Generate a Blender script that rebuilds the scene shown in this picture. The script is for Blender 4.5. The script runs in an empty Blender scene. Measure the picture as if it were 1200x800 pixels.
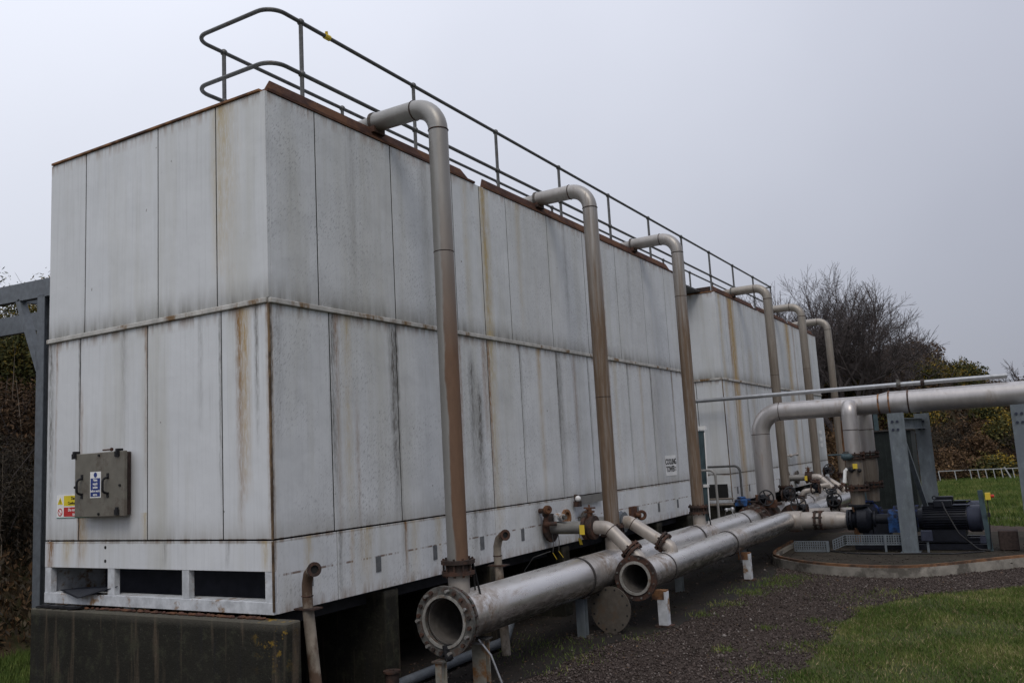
import bpy, bmesh, math, random
import numpy as np
from mathutils import Vector, Matrix, Euler
PI = math.pi
R = math.radians
random.seed(7)
rng = np.random.default_rng(11)
scene = bpy.context.scene
C = scene.collection

# ------------------------------------------------------------------ camera
cam_data = bpy.data.cameras.new('camera')
cam = bpy.data.objects.new('camera', cam_data)
C.objects.link(cam)
rot = Matrix(((0.86026938, 0.11600195, 0.49646766),
              (0.50680027, -0.08839541, -0.85751953),
              (-0.05558848, 0.98930774, -0.13483367)))
cam.matrix_world = Matrix.Translation((6.03, -5.86, 1.27)) @ rot.to_4x4()
cam_data.sensor_width = 36.0
cam_data.lens = 1018.6 / 1200 * 36
cam_data.clip_start = 0.05
cam_data.clip_end = 3000
scene.camera = cam

# ------------------------------------------------------------------ sky and sun (overcast)
SUN_EL, SUN_AZ = R(50), R(142)          # azimuth of the sun, measured from +Y towards +X
world = bpy.data.worlds.new('World')
scene.world = world
world.use_nodes = True
wn, wl = world.node_tree.nodes, world.node_tree.links
wn.clear()
wout = wn.new('ShaderNodeOutputWorld')
bg = wn.new('ShaderNodeBackground')
bg.inputs['Strength'].default_value = 0.10
sky = wn.new('ShaderNodeTexSky')
sky.sky_type = 'NISHITA'
sky.sun_disc = False
sky.sun_elevation = SUN_EL
sky.sun_rotation = SUN_AZ
sky.air_density = 1.0
sky.dust_density = 3.0
tc = wn.new('ShaderNodeTexCoord')
dot = wn.new('ShaderNodeVectorMath'); dot.operation = 'DOT_PRODUCT'
dot.inputs[1].default_value = (-0.72, -0.10, 0.20)
wl.new(tc.outputs['Generated'], dot.inputs[0])
cn = wn.new('ShaderNodeTexNoise')
cn.inputs['Scale'].default_value = 2.2
cn.inputs['Detail'].default_value = 4
cn.inputs['Roughness'].default_value = 0.5
wl.new(tc.outputs['Generated'], cn.inputs['Vector'])
ma = wn.new('ShaderNodeMath'); ma.operation = 'MULTIPLY_ADD'
wl.new(cn.outputs['Fac'], ma.inputs[0]); ma.inputs[1].default_value = 0.34
wl.new(dot.outputs['Value'], ma.inputs[2])
mr = wn.new('ShaderNodeMapRange')
mr.inputs['From Min'].default_value = -0.33
mr.inputs['From Max'].default_value = 1.10
wl.new(ma.outputs[0], mr.inputs['Value'])
cr = wn.new('ShaderNodeMixRGB')
cr.inputs[1].default_value = (2.6, 2.72, 3.35, 1)      # thicker cloud, away from the sun
cr.inputs[2].default_value = (7.3, 7.55, 8.3, 1)         # thinner cloud, towards the sun
wl.new(mr.outputs[0], cr.inputs[0])
mix = wn.new('ShaderNodeMixRGB')
mix.inputs[0].default_value = 0.93
wl.new(sky.outputs[0], mix.inputs[1]); wl.new(cr.outputs[0], mix.inputs[2])
# overcast sky: steadily brighter from the horizon to the zenith
sp = wn.new('ShaderNodeSeparateXYZ'); wl.new(tc.outputs['Generated'], sp.inputs[0])
zr = wn.new('ShaderNodeMapRange'); wl.new(sp.outputs[2], zr.inputs['Value'])
zr.inputs['From Min'].default_value = 0.0; zr.inputs['From Max'].default_value = 1.0
zr.inputs['To Min'].default_value = 0.82; zr.inputs['To Max'].default_value = 1.95
vm = wn.new('ShaderNodeVectorMath'); vm.operation = 'SCALE'
wl.new(mix.outputs[0], vm.inputs[0]); wl.new(zr.outputs[0], vm.inputs['Scale'])
wl.new(vm.outputs[0], bg.inputs['Color'])
wl.new(bg.outputs[0], wout.inputs['Surface'])

sun_d = bpy.data.lights.new('sun', 'SUN')
sun_d.energy = 0.8
sun_d.angle = R(25)
sun_d.color = (1.0, 0.94, 0.85)
sun = bpy.data.objects.new('sun', sun_d)
C.objects.link(sun)
sd = Vector((math.sin(SUN_AZ) * math.cos(SUN_EL), math.cos(SUN_AZ) * math.cos(SUN_EL), math.sin(SUN_EL)))
sun.rotation_euler = sd.to_track_quat('Z', 'Y').to_euler()
sun.location = sd * 50

scene.view_settings.view_transform = 'Standard'
scene.view_settings.look = 'None'
scene.view_settings.exposure = 0.12
scene.view_settings.gamma = 1.0

GZ = -1.03          # ground level; z = 0 is the underside of the white tower casing

# ------------------------------------------------------------------ material helpers
def new_mat(name):
    m = bpy.data.materials.new(name)
    m.use_nodes = True
    nt = m.node_tree
    return m, nt, nt.nodes['Principled BSDF']

class NB:
    """small node-building helper"""
    def __init__(s, nt):
        s.nt = nt
    def n(s, t): return s.nt.nodes.new(t)
    def put(s, sock, v):
        if isinstance(v, bpy.types.NodeSocket): s.nt.links.new(v, sock)
        elif isinstance(v, (tuple, list)) and len(v) == 3 and sock.type == 'RGBA': sock.default_value = (*v, 1)
        else: sock.default_value = v
    def math(s, op, a, b=0.0, c=0.0, clamp=False):
        n = s.n('ShaderNodeMath'); n.operation = op; n.use_clamp = clamp
        s.put(n.inputs[0], a); s.put(n.inputs[1], b); s.put(n.inputs[2], c)
        return n.outputs[0]
    def mix(s, f, a, b, mode='MIX'):
        n = s.n('ShaderNodeMixRGB'); n.blend_type = mode
        s.put(n.inputs[0], f); s.put(n.inputs[1], a); s.put(n.inputs[2], b)
        return n.outputs[0]
    def rng(s, v, a, b, c=0.0, d=1.0, smooth=False):
        n = s.n('ShaderNodeMapRange')
        if smooth: n.interpolation_type = 'SMOOTHSTEP'
        s.put(n.inputs['Value'], v)
        for k, q in zip(('From Min', 'From Max', 'To Min', 'To Max'), (a, b, c, d)): s.put(n.inputs[k], q)
        return n.outputs[0]
    def noise(s, vec=None, scale=5, detail=3, rough=0.55, dist=0):
        n = s.n('ShaderNodeTexNoise')
        if vec is not None: s.put(n.inputs['Vector'], vec)
        n.inputs['Scale'].default_value = scale; n.inputs['Detail'].default_value = detail
        n.inputs['Roughness'].default_value = rough; n.inputs['Distortion'].default_value = dist
        return n.outputs['Fac']
    def pos(s): return s.n('ShaderNodeNewGeometry').outputs['Position']
    def obj(s): return s.n('ShaderNodeTexCoord').outputs['Object']
    def sep(s, v):
        n = s.n('ShaderNodeSeparateXYZ'); s.put(n.inputs[0], v); return n.outputs
    def comb(s, x, y, z):
        n = s.n('ShaderNodeCombineXYZ'); s.put(n.inputs[0], x); s.put(n.inputs[1], y); s.put(n.inputs[2], z); return n.outputs[0]
    def vmul(s, v, k):
        n = s.n('ShaderNodeVectorMath'); n.operation = 'MULTIPLY'; s.put(n.inputs[0], v); n.inputs[1].default_value = k; return n.outputs[0]
    def bump(s, bsdf, h, strength=0.3, dist=0.01):
        n = s.n('ShaderNodeBump'); n.inputs['Strength'].default_value = strength; n.inputs['Distance'].default_value = dist
        s.put(n.inputs['Height'], h); s.nt.links.new(n.outputs[0], bsdf.inputs['Normal'])

def simple(name, col, rough=0.6, metal=0.0, var=0.25, scale=9, col2=None, amt=0.5, bump=0.15, bscale=40, space='pos', stretch=(1, 1, 1)):
    """base colour with blotchy variation and a second colour (dirt, rust) in patches"""
    m, nt, b = new_mat(name); k = NB(nt)
    v = k.vmul(k.pos() if space == 'pos' else k.obj(), stretch)
    n1 = k.noise(v, scale, 4, 0.6)
    dark = tuple(c * (1 - var) for c in col); light = tuple(min(1, c * (1 + var)) for c in col)
    c = k.mix(k.rng(n1, 0.3, 0.7), dark, light)
    if col2:
        n2 = k.noise(v, scale * 0.45, 6, 0.7)
        f = k.rng(n2, 0.62 - amt * 0.35, 0.72 - amt * 0.25, 0, 1, True)
        c = k.mix(f, c, col2)
        nt.links.new(k.rng(f, 0, 1, rough, 0.85), b.inputs['Roughness'])
        if metal: nt.links.new(k.rng(f, 0, 1, metal, 0.0), b.inputs['Metallic'])
    else:
        b.inputs['Roughness'].default_value = rough
        b.inputs['Metallic'].default_value = metal
    if not metal: b.inputs['Specular IOR Level'].default_value = 0.25
    nt.links.new(c, b.inputs['Base Color'])
    if bump: k.bump(b, k.noise(v, bscale, 3, 0.6), bump, 0.01)
    return m

def panel_material():
    m, nt, b = new_mat('white_painted_panel'); k = NB(nt)
    P = k.pos(); x, y, z = k.sep(P)
    u = k.math('ADD', x, y)
    geo = k.n('ShaderNodeNewGeometry'); nx = k.sep(geo.outputs['Normal'])[0]
    side = k.rng(nx, 0.4, 0.6)
    oi = k.n('ShaderNodeObjectInfo')
    base = k.mix(k.noise(k.comb(u, z, 0), 0.8, 3), (0.60, 0.62, 0.635), (0.735, 0.755, 0.77))
    base = k.mix(k.rng(oi.outputs['Random'], 0, 1, 0, 0.25), base, (0.55, 0.555, 0.54))
    # slightly yellow-green algae film in broad vertical veils
    veil = k.rng(k.noise(k.comb(k.math('MULTIPLY', u, 2.3), k.math('MULTIPLY', z, 0.22), 3.1), 1.0, 4, 0.6), 0.48, 0.72)
    base = k.mix(k.math('MULTIPLY', veil, 0.50), base, (0.45, 0.44, 0.365))
    # thin vertical run marks
    runs = k.rng(k.noise(k.comb(k.math('MULTIPLY', u, 26), k.math('MULTIPLY', z, 0.8), 0), 1.0, 4, 0.65), 0.50, 0.74)
    base = k.mix(k.math('MULTIPLY', runs, 0.22), base, (0.33, 0.335, 0.33))
    # small slanting flecks, mostly on the long side
    r1 = k.math('ADD', k.math('MULTIPLY', u, 0.83), k.math('MULTIPLY', z, -0.55))
    r2 = k.math('ADD', k.math('MULTIPLY', u, 0.55), k.math('MULTIPLY', z, 0.83))
    fl = k.noise(k.comb(k.math('MULTIPLY', r1, 68), k.math('MULTIPLY', r2, 20), 0), 1.0, 3, 0.6)
    fl = k.rng(fl, 0.54, 0.66)
    fm = k.rng(k.noise(k.comb(u, z, 8), 1.3, 4), 0.40, 0.62, 0.05, 1.0)
    fl = k.math('MULTIPLY', k.math('MULTIPLY', fl, fm), k.rng(side, 0, 1, 0.06, 0.60))
    base = k.mix(fl, base, (0.20, 0.20, 0.215))
    # cloudy grime, mostly on the long side
    cl = k.rng(k.noise(k.comb(u, z, 2), 3.2, 5, 0.7), 0.42, 0.75)
    base = k.mix(k.math('MULTIPLY', cl, k.rng(side, 0, 1, 0.08, 0.34)), base, (0.38, 0.39, 0.40))
    # small dents and chips
    ch = k.rng(k.noise(k.comb(k.math('MULTIPLY', u, 1.5), z, 5), 11.0, 2, 0.5), 0.755, 0.775)
    base = k.mix(k.math('MULTIPLY', ch, 0.8), base, (0.13, 0.11, 0.09))
    ragged = k.noise(k.comb(k.math('MULTIPLY', u, 9), k.math('MULTIPLY', z, 1.2), 0), 1.0, 4, 0.65)
    grit = k.noise(k.comb(k.math('MULTIPLY', u, 60), k.math('MULTIPLY', z, 9), 0), 1.0, 3, 0.7)
    wob = k.math('MULTIPLY', k.math('SUBTRACT', k.noise(k.comb(0, 0, z), 2.5, 3, 0.6), 0.5), 0.07)
    uw = k.math('ADD', u, wob)
    # grime lying above the seams
    def band(z0, h, s):
        up = k.rng(z, z0, z0 + h, 1, 0)
        on = k.math('GREATER_THAN', z, z0 - 0.02)
        f = k.math('MULTIPLY', k.math('MULTIPLY', k.math('POWER', up, 1.6), on), k.rng(ragged, 0.3, 0.65, 0.35, 1))
        return k.math('MULTIPLY', f, s)
    c = k.mix(band(2.9, 0.32, 1.0), base, (0.15, 0.14, 0.115))
    c = k.mix(band(0.66, 0.28, 0.62), c, (0.23, 0.21, 0.17))
    # rust along the lower lip of each band
    def lip(z0, h, s, col, c):
        dn = k.math('MULTIPLY', k.rng(z, z0 - h, z0, 0, 1), k.math('LESS_THAN', z, z0 + 0.01))
        f = k.math('MULTIPLY', k.math('MULTIPLY', dn, k.rng(ragged, 0.45, 0.62)), s)
        return k.mix(f, c, col)
    c = lip(2.88, 0.14, 0.8, (0.20, 0.12, 0.06), c)
    c = lip(.672, 0.05, 0.9, (0.17, 0.10, 0.055), c)
    c = lip(4.99, 0.14, 0.7, (0.24, 0.13, 0.06), c)
    dn = k.math('MULTIPLY', k.rng(z, 0.0, 0.13, 1, 0), k.rng(ragged, 0.42, 0.6))
    c = k.mix(k.math('MULTIPLY', dn, 0.7), c, (0.22, 0.14, 0.08))
    # dashed rusty fixing line low on the long side
    ln = k.math('LESS_THAN', k.math('ABSOLUTE', k.math('SUBTRACT', z, 0.345)), 0.010)
    dash = k.rng(k.noise(k.comb(k.math('MULTIPLY', u, 5.5), 0, 0), 1.0, 3, 0.7), 0.47, 0.55)
    c = k.mix(k.math('MULTIPLY', k.math('MULTIPLY', ln, dash), k.math('MULTIPLY', side, 0.85)), c, (0.15, 0.09, 0.06))
    RUST, DARK, OCH = (0.23, 0.12, 0.045), (0.10, 0.09, 0.075), (0.46, 0.36, 0.18)
    OCH2 = (0.40, 0.26, 0.085)
    stains = [  # centre u, half width, top z, bottom z, strength, colour
        (-3.43, .09, 2.87, .7, .85, DARK), (-3.33, .03, 2.87, 1.2, .6, RUST),
        (-0.40, .07, 2.87, .75, 1.0, RUST), (-0.33, .11, 2.87, 1.0, .75, OCH2), (-0.17, .04, 2.87, 1.5, .7, DARK),
        (0.0, .06, 2.89, -.3, 1.0, RUST), (0.015, .03, 2.9, .0, 1.0, DARK), (0.10, .10, 2.87, 1.4, .35, DARK),
        (-2.87, .045, 2.5, .95, .7, RUST), (-2.89, .05, .93, .36, 1.0, RUST), (-2.82, .11, .93, .36, .65, OCH2),
        (-3.10, .14, .66, .36, .55, OCH), (-1.80, .07, .95, .66, .7, OCH),
        (-0.66, .14, 4.99, 3.2, .55, OCH), (-0.55, .25, 4.99, 3.0, .45, OCH),
        (0.86, .07, 2.87, .9, .95, DARK), (0.93, .06, 2.87, .5, .5, RUST), (1.08, .10, 2.87, .66, .55, OCH), (1.22, .05, 2.2, .3, .45, RUST),
        (1.86, .10, 2.87, .66, 1.0, DARK), (1.93, .05, 2.87, .2, .8, DARK), (2.15, .10, .66, .02, .5, OCH), (1.3, .16, .66, .02, .5, OCH),
        (3.22, .05, 2.87, .8, .6, RUST), (3.47, .10, 2.80, .8, .95, DARK), (3.62, .13, 2.5, .1, .95, DARK), (3.80, .09, 2.87, 1.5, .85, RUST),
        (3.97, .05, 4.98, 3.0, 1.0, RUST), (3.98, .17, 4.98, .1, .85, OCH), (3.90, .05, 2.87, .7, .95, RUST),
        (5.95, .16, 2.87, .7, .5, DARK), (6.45, .10, 2.87, .7, .55, RUST), (7.8, .07, 4.9, .5, .6, RUST), (8.05, .12, 2.87, .7, .4, OCH),
        (9.95, .35, 2.87, .4, .35, DARK), (10.9, .05, 2.87, .9, .7, RUST),
        (2.98, .06, 2.87, .9, .55, DARK), (4.76, .05, 2.87, .9, .5, DARK), (5.30, .10, 2.87, .7, .5, OCH2), (5.88, .06, 2.87, .6, .7, DARK), (6.98, .05, 2.87, .8, .6, DARK),
        (7.3, .12, 2.87, .7, .45, OCH), (8.62, .06, 2.87, .7, .6, DARK), (9.2, .10, 2.87, .7, .4, OCH2), (9.74, .06, 2.87, .7, .6, DARK), (10.88, .06, 2.87, .7, .5, DARK),
        (-1.78, .04, 2.87, 1.2, .6, RUST), (-2.15, .08, 2.87, 1.6, .35, DARK), (-.95, .05, 2.87, 1.7, .35, DARK), (-.67, .03, 2.87, .8, .7, DARK), (-2.91, .03, 2.87, 1.6, .7, DARK),
        (-3.40, .10, .66, .0, .8, RUST), (-2.86, .06, .36, .1, .5, RUST), (-.10, .08, .66, .36, .6, OCH), (-1.5, .05, .66, .4, .5, DARK), (-.6, .04, .66, .4, .5, DARK),
        (.45, .08, .66, .02, .5, OCH), (.9, .04, .66, .02, .6, DARK), (1.08, .05, .66, .02, .6, OCH2), (1.98, .05, .66, .02, .7, RUST), (2.6, .10, .66, .02, .5, OCH), (3.4, .12, .66, .02, .55, DARK), (5.0, .2, .66, .02, .4, DARK),
        (1.25, .10, 4.98, 3.0, .3, DARK), (2.6, .14, 4.98, 3.0, .3, DARK), (4.9, .12, 4.98, 3.0, .35, OCH), (6.4, .10, 4.98, 3.0, .35, DARK), (9.0, .12, 4.98, 3.0, .3, DARK), (3.5, .1, 4.98, 3.0, .35, OCH),
        (14.65, .20, 4.98, .05, .6, OCH), (15.55, .36, 4.98, -.5, 1.0, OCH2), (15.6, .26, 4.98, -1, .9, OCH2), (15.35, .08, 4.98, 0, .9, RUST), (16.4, .10, 2.87, .3, .6, DARK),
        (17.0, .35, 4.0, .1, .5, OCH), (19.9, .25, 4.98, .0, .9, OCH2), (21.6, .40, 4.98, -.5, 1.0, OCH2), (22.4, .15, 4.98, .2, .7, RUST), (24.4, .5, 4.98, .1, .6, OCH),
    ]
    for i, (uc, w, zt, zb, s, col) in enumerate(stains):
        d = k.math('ABSOLUTE', k.math('SUBTRACT', uw, uc))
        f = k.rng(d, 0, w, 1.35, 0)
        hz = k.rng(z, zb, zt, 0.0, 1.0)
        seam = any(abs(zt - q) < .03 for q in (2.88, 4.98, .66, .93))
        on = k.math('LESS_THAN', z, zt) if seam else k.rng(z, zt, zt - .45, 0, 1, True)
        f = k.math('MULTIPLY', k.math('MULTIPLY', f, k.math('POWER', hz, 0.55)), on)
        f = k.math('MULTIPLY', f, k.math('MULTIPLY', k.rng(ragged, 0.32, 0.58, 0.35, 1), k.rng(grit, 0.34, 0.58, 0.30, 1.15)))
        f = k.math('MULTIPLY', f, s, clamp=True)
        c = k.mix(f, c, col)
    nt.links.new(c, b.inputs['Base Color'])
    b.inputs['Roughness'].default_value = 0.55
    b.inputs['Specular IOR Level'].default_value = 0.35
    k.bump(b, k.noise(k.comb(u, z, 0), 1.7, 3, 0.5), 0.45, 0.035)
    return m

def pipe_material(name, grey, brown, mode, metal=0.3, rough=0.5):
    """mode: 'right' rust on the side away from the wall, 'full' all round, 'light' only blotches"""
    m, nt, b = new_mat(name); k = NB(nt)
    P = k.pos(); x, y, z = k.sep(P)
    v = k.vmul(P, (1, 1, 0.25))
    g = k.mix(k.noise(v, 9, 5, 0.6), tuple(c * 0.72 for c in grey), tuple(c * 1.22 for c in grey))
    br = k.mix(k.noise(v, 14, 5, 0.65), tuple(c * 0.62 for c in brown), tuple(c * 1.3 for c in brown))
    wn_ = k.noise(v, 5, 4, 0.6)
    if mode == 'right':
        f = k.math('ADD', k.rng(x, 0.80, 0.86), k.rng(wn_, 0.3, 0.7, -0.4, 0.4))
        f = k.math('MULTIPLY', k.rng(f, 0.35, 0.75, 0, 1, True), k.rng(z, 4.2, 2.4, 0.1, 1))
    elif mode == 'full':
        st_ = k.noise(k.vmul(P, (22, 22, 1.1)), 1, 5, 0.7)
        f = k.math('ADD', k.rng(z, 5.3, 3.2), k.rng(st_, 0.35, 0.65, -0.45, 0.25), clamp=True)
    else:
        f = k.rng(wn_, 0.55, 0.75, 0, 0.8, True)
    c = k.mix(f, g, br)
    nt.links.new(c, b.inputs['Base Color'])
    nt.links.new(k.rng(f, 0, 1, metal, 0.0), b.inputs['Metallic'])
    nt.links.new(k.rng(f, 0, 1, rough, 0.7), b.inputs['Roughness'])
    k.bump(b, k.noise(P, 60, 3, 0.6), 0.12, 0.005)
    return m

def cladding_material():
    m, nt, b = new_mat('weathered_silver_cladding'); k = NB(nt)
    P = k.pos(); x, y, z = k.sep(P)
    v = k.vmul(P, (1, 0.25, 1))
    c = k.mix(k.noise(v, 6, 5, 0.65), (0.60, 0.575, 0.545), (0.86, 0.84, 0.81))
    r = k.rng(k.noise(v, 3.2, 6, 0.7), 0.57, 0.74, 0, .8, True)
    # rusty where the riser and branches enter the header
    for yc in (1.95, 5.75, 5.0, 9.5, 13.6):
        d = k.math('ABSOLUTE', k.math('SUBTRACT', y, yc))
        r = k.math('MAXIMUM', r, k.math('MULTIPLY', k.rng(d, 0.05, 0.55, 1.1, 0), k.rng(k.noise(P, 9, 4, 0.7), 0.35, 0.6)))
    low = k.math('MULTIPLY', k.rng(z, -0.24, -0.42, 0, 1), k.rng(k.noise(v, 22, 4, 0.7), 0.30, 0.55))  # underside shade put into the colour, broken up like dirt
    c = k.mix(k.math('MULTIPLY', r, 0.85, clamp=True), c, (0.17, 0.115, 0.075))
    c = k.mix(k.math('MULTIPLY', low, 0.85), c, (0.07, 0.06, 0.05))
    nt.links.new(c, b.inputs['Base Color'])
    nt.links.new(k.rng(r, 0, 1, 0.85, 0.1), b.inputs['Metallic'])
    nt.links.new(k.rng(k.noise(v, 12, 4, 0.7), 0.3, 0.7, 0.24, 0.38), b.inputs['Roughness'])
    k.bump(b, k.noise(k.vmul(P, (1, 0.5, 1)), 2.0, 1, 0.4), 0.10, 0.01)
    return m

def concrete_material():
    m, nt, b = new_mat('stained_concrete'); k = NB(nt)
    P = k.pos(); x, y, z = k.sep(P)
    u = k.math('ADD', x, y)
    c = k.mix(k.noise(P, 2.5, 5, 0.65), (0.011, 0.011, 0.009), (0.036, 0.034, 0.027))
    st = k.noise(k.comb(k.math('MULTIPLY', u, 6), k.math('MULTIPLY', z, 0.5), 0), 1.0, 4, 0.65)
    c = k.mix(k.rng(st, 0.54, 0.68, 0, 0.75), c, (0.11, 0.085, 0.06))
    st2 = k.noise(k.comb(k.math('MULTIPLY', u, 9), k.math('MULTIPLY', z, 0.7), 9), 1.0, 4, 0.65)
    c = k.mix(k.rng(st2, 0.56, 0.70, 0, 0.7), c, (0.02, 0.02, 0.022))
    c = k.mix(k.rng(k.noise(P, 40, 4, 0.7), 0.63, 0.72, 0, 0.5), c, (0.17, 0.16, 0.13))
    c = k.mix(k.rng(k.noise(P, 5, 6, 0.75), 0.52, 0.66, 0, 0.7), c, (0.05, 0.052, 0.034))
    c = k.mix(k.math('MULTIPLY', k.rng(z, -0.12, -0.03), 0.6), c, (0.14, 0.13, 0.105))  # lit top edge of the plinth put into the colour
    lich = k.math('MULTIPLY', k.rng(k.noise(P, 7, 4, 0.7), 0.54, 0.60), k.rng(k.math('ABSOLUTE', k.math('SUBTRACT', u, 0.0)), 0.05, 0.30, 1, 0))
    c = k.mix(k.math('MULTIPLY', lich, k.rng(z, -0.5, -0.1)), c, (0.30, 0.19, 0.03))
    nt.links.new(c, b.inputs['Base Color'])
    b.inputs['Roughness'].default_value = 0.9
    b.inputs['Specular IOR Level'].default_value = 0.15
    k.bump(b, k.noise(P, 30, 4, 0.7), 0.5, 0.02)
    return m

def ground_material(name, cols, scale=3.0, fine=60, bump=0.6, patch=None, rough=0.95):
    m, nt, b = new_mat(name); k = NB(nt)
    P = k.pos()
    c = k.mix(k.rng(k.noise(P, scale, 6, 0.7), 0.3, 0.7), cols[0], cols[1])
    c = k.mix(k.rng(k.noise(P, fine, 4, 0.7), 0.45, 0.65, 0, 0.7), c, cols[2])
    if patch:
        for sc_, a_, b_, amt, pc in patch:
            c = k.mix(k.rng(k.noise(P, sc_, 5, 0.65), a_, b_, 0, amt), c, pc)
    nt.links.new(c, b.inputs['Base Color'])
    b.inputs['Roughness'].default_value = rough
    b.inputs['Specular IOR Level'].default_value = 0.12
    k.bump(b, k.noise(P, fine * 1.2, 4, 0.75), bump, 0.02)
    return m

def leaf_material(name, cols, rough=0.75):
    """colour varies per leaf island and in clumps"""
    m, nt, b = new_mat(name); k = NB(nt)
    g = k.n('ShaderNodeNewGeometry')
    rp = g.outputs['Random Per Island']
    cr_ = k.n('ShaderNodeValToRGB')
    el = cr_.color_ramp.elements
    el[0].position = 0.0; el[0].color = (*cols[0], 1)
    el[1].position = 1.0; el[1].color = (*cols[-1], 1)
    for i, cc in enumerate(cols[1:-1]):
        e = el.new((i + 1) / (len(cols) - 1)); e.color = (*cc, 1)
    cl = k.noise(k.pos(), 0.9, 3, 0.6)
    f = k.math('ADD', k.math('MULTIPLY', rp, 0.55), k.rng(cl, 0.35, 0.65, -0.05, 0.5), clamp=True)
    nt.links.new(f, cr_.inputs[0])
    nt.links.new(cr_.outputs[0], b.inputs['Base Color'])
    b.inputs['Roughness'].default_value = rough
    b.inputs['Specular IOR Level'].default_value = 0.2
    return m

M = {}
M['panel'] = panel_material()
M['core'] = simple('dark_casing_inside', (0.035, 0.036, 0.04), 0.8)
M['inner'] = simple('grey_basin_inside', (0.065, 0.068, 0.085), 0.8, var=.15)
M['trim'] = simple('off_white_seam_trim', (0.46, 0.45, 0.42), 0.6, col2=(0.20, 0.13, 0.07), amt=.35, scale=7, stretch=(1, 1, .5))
M['white_dirty'] = simple('dirty_white_steel', (0.52, 0.54, 0.56), 0.6, col2=(0.25, 0.16, 0.09), amt=.22, scale=8)
M['rust'] = simple('deep_brown_rust', (0.072, 0.036, 0.027), 0.85, var=.4, scale=8, col2=(0.135, 0.065, 0.035), amt=.55, bump=.4, stretch=(1, .5, 1))
M['rust_bright'] = simple('orange_rust', (0.24, 0.125, 0.062), 0.85, var=.4, scale=9, col2=(0.09, 0.05, 0.035), amt=.45, bump=.4)
M['rust_dark'] = simple('dark_rusty_iron', (0.040, 0.029, 0.025), 0.75, var=.5, scale=14, col2=(0.085, 0.045, 0.032), amt=.5, bump=.4)
M['corner'] = simple('rust_run_corner', (0.075, 0.052, 0.034), 0.85, var=.5, scale=6, col2=(0.22, 0.15, 0.085), amt=.5, stretch=(1, 1, .5))
M['swan'] = simple('patchy_rusty_pipe', (0.27, 0.235, 0.19), 0.7, var=.35, scale=6, col2=(0.11, 0.072, 0.05), amt=.5, stretch=(1, 1, .6), bump=.3)
M['galv'] = simple('galvanised_tube', (0.115, 0.115, 0.112), 0.5, metal=.5, var=.3, scale=16, col2=(0.12, 0.085, 0.06), amt=.12)
M['galv_col'] = simple('galvanised_column', (0.16, 0.185, 0.20), 0.55, metal=.3, var=.28, scale=10, col2=(0.13, 0.15, 0.17), amt=.5, stretch=(1, 1, .4))
M['frame_steel'] = simple('dull_grey_steel', (0.13, 0.145, 0.16), 0.6, metal=.25, var=.2, scale=12)
M['riser_a'] = pipe_material('grey_pipe_rusty_on_one_side', (0.31, 0.30, 0.28), (0.155, 0.088, 0.052), 'right', .5, .42)
M['riser_b'] = pipe_material('brown_stained_pipe', (0.36, 0.34, 0.315), (0.15, 0.098, 0.060), 'full', .5, .42)
M['riser_c'] = pipe_material('tan_grey_pipe', (0.32, 0.29, 0.25), (0.165, 0.135, 0.105), 'full', .4, .45)
M['main'] = pipe_material('dull_buff_silver_pipe', (0.46, 0.435, 0.42), (0.27, 0.22, 0.18), 'light', .55, .38)
M['branch'] = pipe_material('cream_grey_pipe', (0.42, 0.38, 0.34), (0.26, 0.19, 0.125), 'light', .25, .45)
M['silver'] = cladding_material()
M['bright'] = simple('bright_galvanised_pipe', (0.40, 0.405, 0.41), 0.42, metal=.7, var=.15, scale=10)
M['strap'] = simple('dark_pipe_strap', (0.045, 0.04, 0.038), 0.6)
M['flange'] = simple('dull_grey_flange', (0.11, 0.108, 0.098), 0.6, metal=.2, var=.5, scale=22, col2=(0.08, 0.055, 0.042), amt=.5, bump=.5)
M['ring'] = simple('pale_raised_ring', (0.33, 0.32, 0.29), 0.5, metal=.3, var=.3, scale=18, col2=(0.16, 0.12, 0.09), amt=.3)
M['blind'] = simple('grey_blanking_disc', (0.092, 0.080, 0.066), 0.7, var=.2, scale=14, col2=(0.10, 0.075, 0.055), amt=.3)
M['bore'] = simple('pipe_bore', (0.11, 0.10, 0.09), 0.75, var=.3)
M['bolt'] = simple('dull_bolt_heads', (0.30, 0.29, 0.27), 0.5, metal=.5, var=.3)
M['black'] = simple('black_plastic', (0.018, 0.018, 0.02), 0.5, var=.2)
M['motor'] = simple('near_black_motor_paint', (0.010, 0.0115, 0.017), 0.45, var=.3)
M['motor_grey'] = simple('grey_motor_cover', (0.035, 0.040, 0.062), 0.5, var=.2)
M['blue'] = simple('blue_pump_paint', (0.014, 0.045, 0.21), 0.6, var=.4, scale=12, col2=(0.016, 0.018, 0.024), amt=.75)
M['blue2'] = simple('lighter_blue_guard', (0.03, 0.09, 0.24), 0.6, var=.35, scale=12, col2=(0.028, 0.03, 0.04), amt=.6)
M['grit'] = simple('grit_and_contact_shade', (0.055, 0.046, 0.038), 0.9, var=.6, scale=14)
M['slot'] = simple('grey_slot_cover', (0.12, 0.125, 0.13), 0.6, var=.3)
M['yellow'] = simple('yellow_plastic', (0.75, 0.55, 0.06), 0.5, var=.1)
M['red'] = simple('red_plastic', (0.5, 0.05, 0.03), 0.5, var=.1)
M['cabinet'] = simple('olive_grey_box_paint', (0.165, 0.155, 0.130), 0.5, var=.12, scale=9, col2=(0.13, 0.115, 0.095), amt=.4)
M['cabinet_side'] = simple('rusty_black_edge', (0.05, 0.035, 0.03), 0.8, var=.4, scale=20)
M['sign_white'] = simple('white_sign', (0.82, 0.82, 0.80), 0.5, var=.06)
M['sign_blue'] = simple('blue_sign_print', (0.03, 0.05, 0.20), 0.5, var=.08)
M['sign_yellow'] = simple('yellow_sign_print', (0.72, 0.58, 0.04), 0.5, var=.06)
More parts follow.
